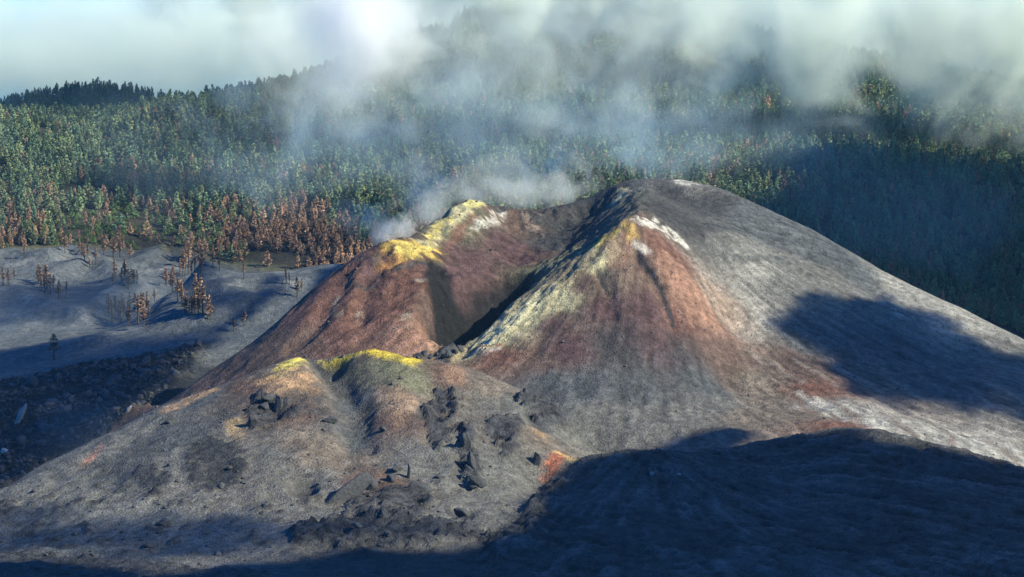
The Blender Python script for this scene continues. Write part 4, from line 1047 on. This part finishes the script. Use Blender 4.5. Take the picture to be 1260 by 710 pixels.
# pixel sizes at 2300 m: about 1.19 px per metre
W_ = 'cloud'
puff(720, -15, 2600, 620, 90, 100, .034, 'wide cloud bank hanging over the mountain top', W_, scale=.014, cut=.1, contrast=2.0, wisp=.8)
puff(440, 26, 2225, 92, 45, 96, .020, 'bright white cloud lit by the sun above the forest', W_, scale=.016, cut=.1, wisp=.35)
puff(440, 30, 2205, 44, 30, 50, .035, 'bright core of the white cloud above the forest', W_, scale=.02, cut=.1, wisp=.3)
puff(440, 45, 2480, 150, 50, 115, .012, 'soft pale cloud round the bright cloud', W_, scale=.016, cut=.1, wisp=.8)
puff(530, 70, 2370, 250, 60, 120, .0085, 'bluish cloud over the forest behind the crater', W_, scale=.018, cut=.12, wisp=1.0)
puff(290, 30, 2560, 340, 60, 80, .006, 'pale cloud along the left ridge', W_, scale=.015, cut=.1, wisp=.9)
puff(790, 55, 2330, 290, 60, 125, .0085, 'grey cloud over the middle of the mountain', W_, scale=.017, cut=.12, wisp=1.0)
puff(1000, 20, 2330, 300, 60, 112, .016, 'grey cloud hanging over the right slope', W_, scale=.014, cut=.1, wisp=.9)
puff(1220, 55, 2300, 290, 70, 120, .032, 'heavy grey cloud resting on the right ridge', W_, scale=.011, cut=.05, wisp=.6)
puff(630, 62, 4300, 2600, 220, 160, .010, 'pale overcast beyond the ridge', W_, scale=.006, cut=-.2, contrast=1.4, wisp=.5)
puff(170, 385, 1840, 200, 60, 40, .0009, 'faint bluish smoke lying over the ash plain', 'smoke', scale=.015, cut=.0, wisp=.6)
puff(170, 190, 2130, 270, 40, 95, .0011, 'faint bluish smoke lying over the pines on the left', 'smoke', scale=.013, cut=.0, wisp=.7)
puff(620, 165, 2080, 270, 60, 80, .0036, 'thin bluish veil of smoke behind the crater rims', 'smoke', tilt=.08, scale=.014, cut=.0, wisp=.6)
puff(600, 212, 1690, 105, 32, 44, .0062, 'white smoke rising behind the left crater rim', 'smoke', tilt=.2, scale=.026, cut=.2, wisp=.9)
puff(645, 236, 1655, 70, 24, 16, .016, 'thin steam lying along the crater saddle', 'smoke', tilt=-.05, scale=.035, cut=.2, wisp=.8)
puff(850, 150, 2150, 170, 50, 70, .004, 'thin smoke drifting over the forest above the summit', 'smoke', tilt=.2, scale=.016, cut=.2, wisp=.9)
puff(1090, 245, 1880, 200, 45, 80, .0013, 'blue smoke added to deepen the blue of the shaded forest on the right', 'smoke', tilt=.25, scale=.014, cut=.0, wisp=.6)  # added veil that tints the shade blue
puff(692, 205, 1780, 36, 22, 36, .022, 'white puff of smoke rising beside the summit', 'smoke', tilt=.7, scale=.03, cut=.38, wisp=1.0)
puff(800, 198, 1760, 48, 25, 26, .012, 'thin smoke over the summit', 'smoke', tilt=-.3, scale=.028, cut=.38, wisp=1.0)
puff(496, 282, 1512, 30, 16, 15, .05, 'bright white steam at the yellow rim', 'smoke', tilt=-.35, scale=.05, cut=.2, wisp=.9)
puff(470, 276, 1540, 38, 18, 15, .016, 'thin steam drifting left from the yellow rim', 'smoke', tilt=.3, scale=.045, cut=.2, wisp=1.0)
puff(535, 248, 1560, 34, 16, 22, .018, 'white steam rising along the left crater rim', 'smoke', tilt=-.7, scale=.045, cut=.25, wisp=1.0)
puff(525, 235, 1650, 52, 30, 40, .010, 'steam plume leaning from the yellow rim', 'smoke', tilt=.6, scale=.026, cut=.35, wisp=1.0)
puff(320, 170, 2150, 110, 50, 90, .0035, 'faint blue smoke drifting over the pines', 'smoke', tilt=.5, scale=.014, cut=.3, wisp=1.0)
puff(430, 190, 2050, 90, 50, 80, .004, 'faint blue smoke between the pines and the crater', 'smoke', tilt=.5, scale=.015, cut=.3, wisp=1.0)
puff(90, 520, 1330, 70, 40, 35, .0015, 'faint blue haze of smoke over the lava field', 'smoke', scale=.02, cut=.3)

# ------------------------------------------------------------------ haze: the air between here and the mountain
hz = bpy.data.meshes.new('haze')
x0, x1, y0, y1_, z0, z1 = -2500, 2500, -150, 5000, float(GZ.min()) - 2, 150.0
hv = np.array([(x, y, z) for x in (x0, x1) for y in (y0, y1_) for z in (z0, z1)], float)
hf = np.array([[0, 1, 3, 2], [4, 6, 7, 5], [0, 4, 5, 1], [2, 3, 7, 6], [0, 2, 6, 4], [1, 5, 7, 3]])
hz = build_mesh('haze', hv, hf, 4); hz.update(); hz.validate()
hz.materials.append(cloud_material('haze_air', .000015, (.30, .66, 1.0)))
o = bpy.data.objects.new('haze', hz); col.objects.link(o); tag(o, 'thin blue haze between the camera and the mountain', 'haze', None, 'stuff')
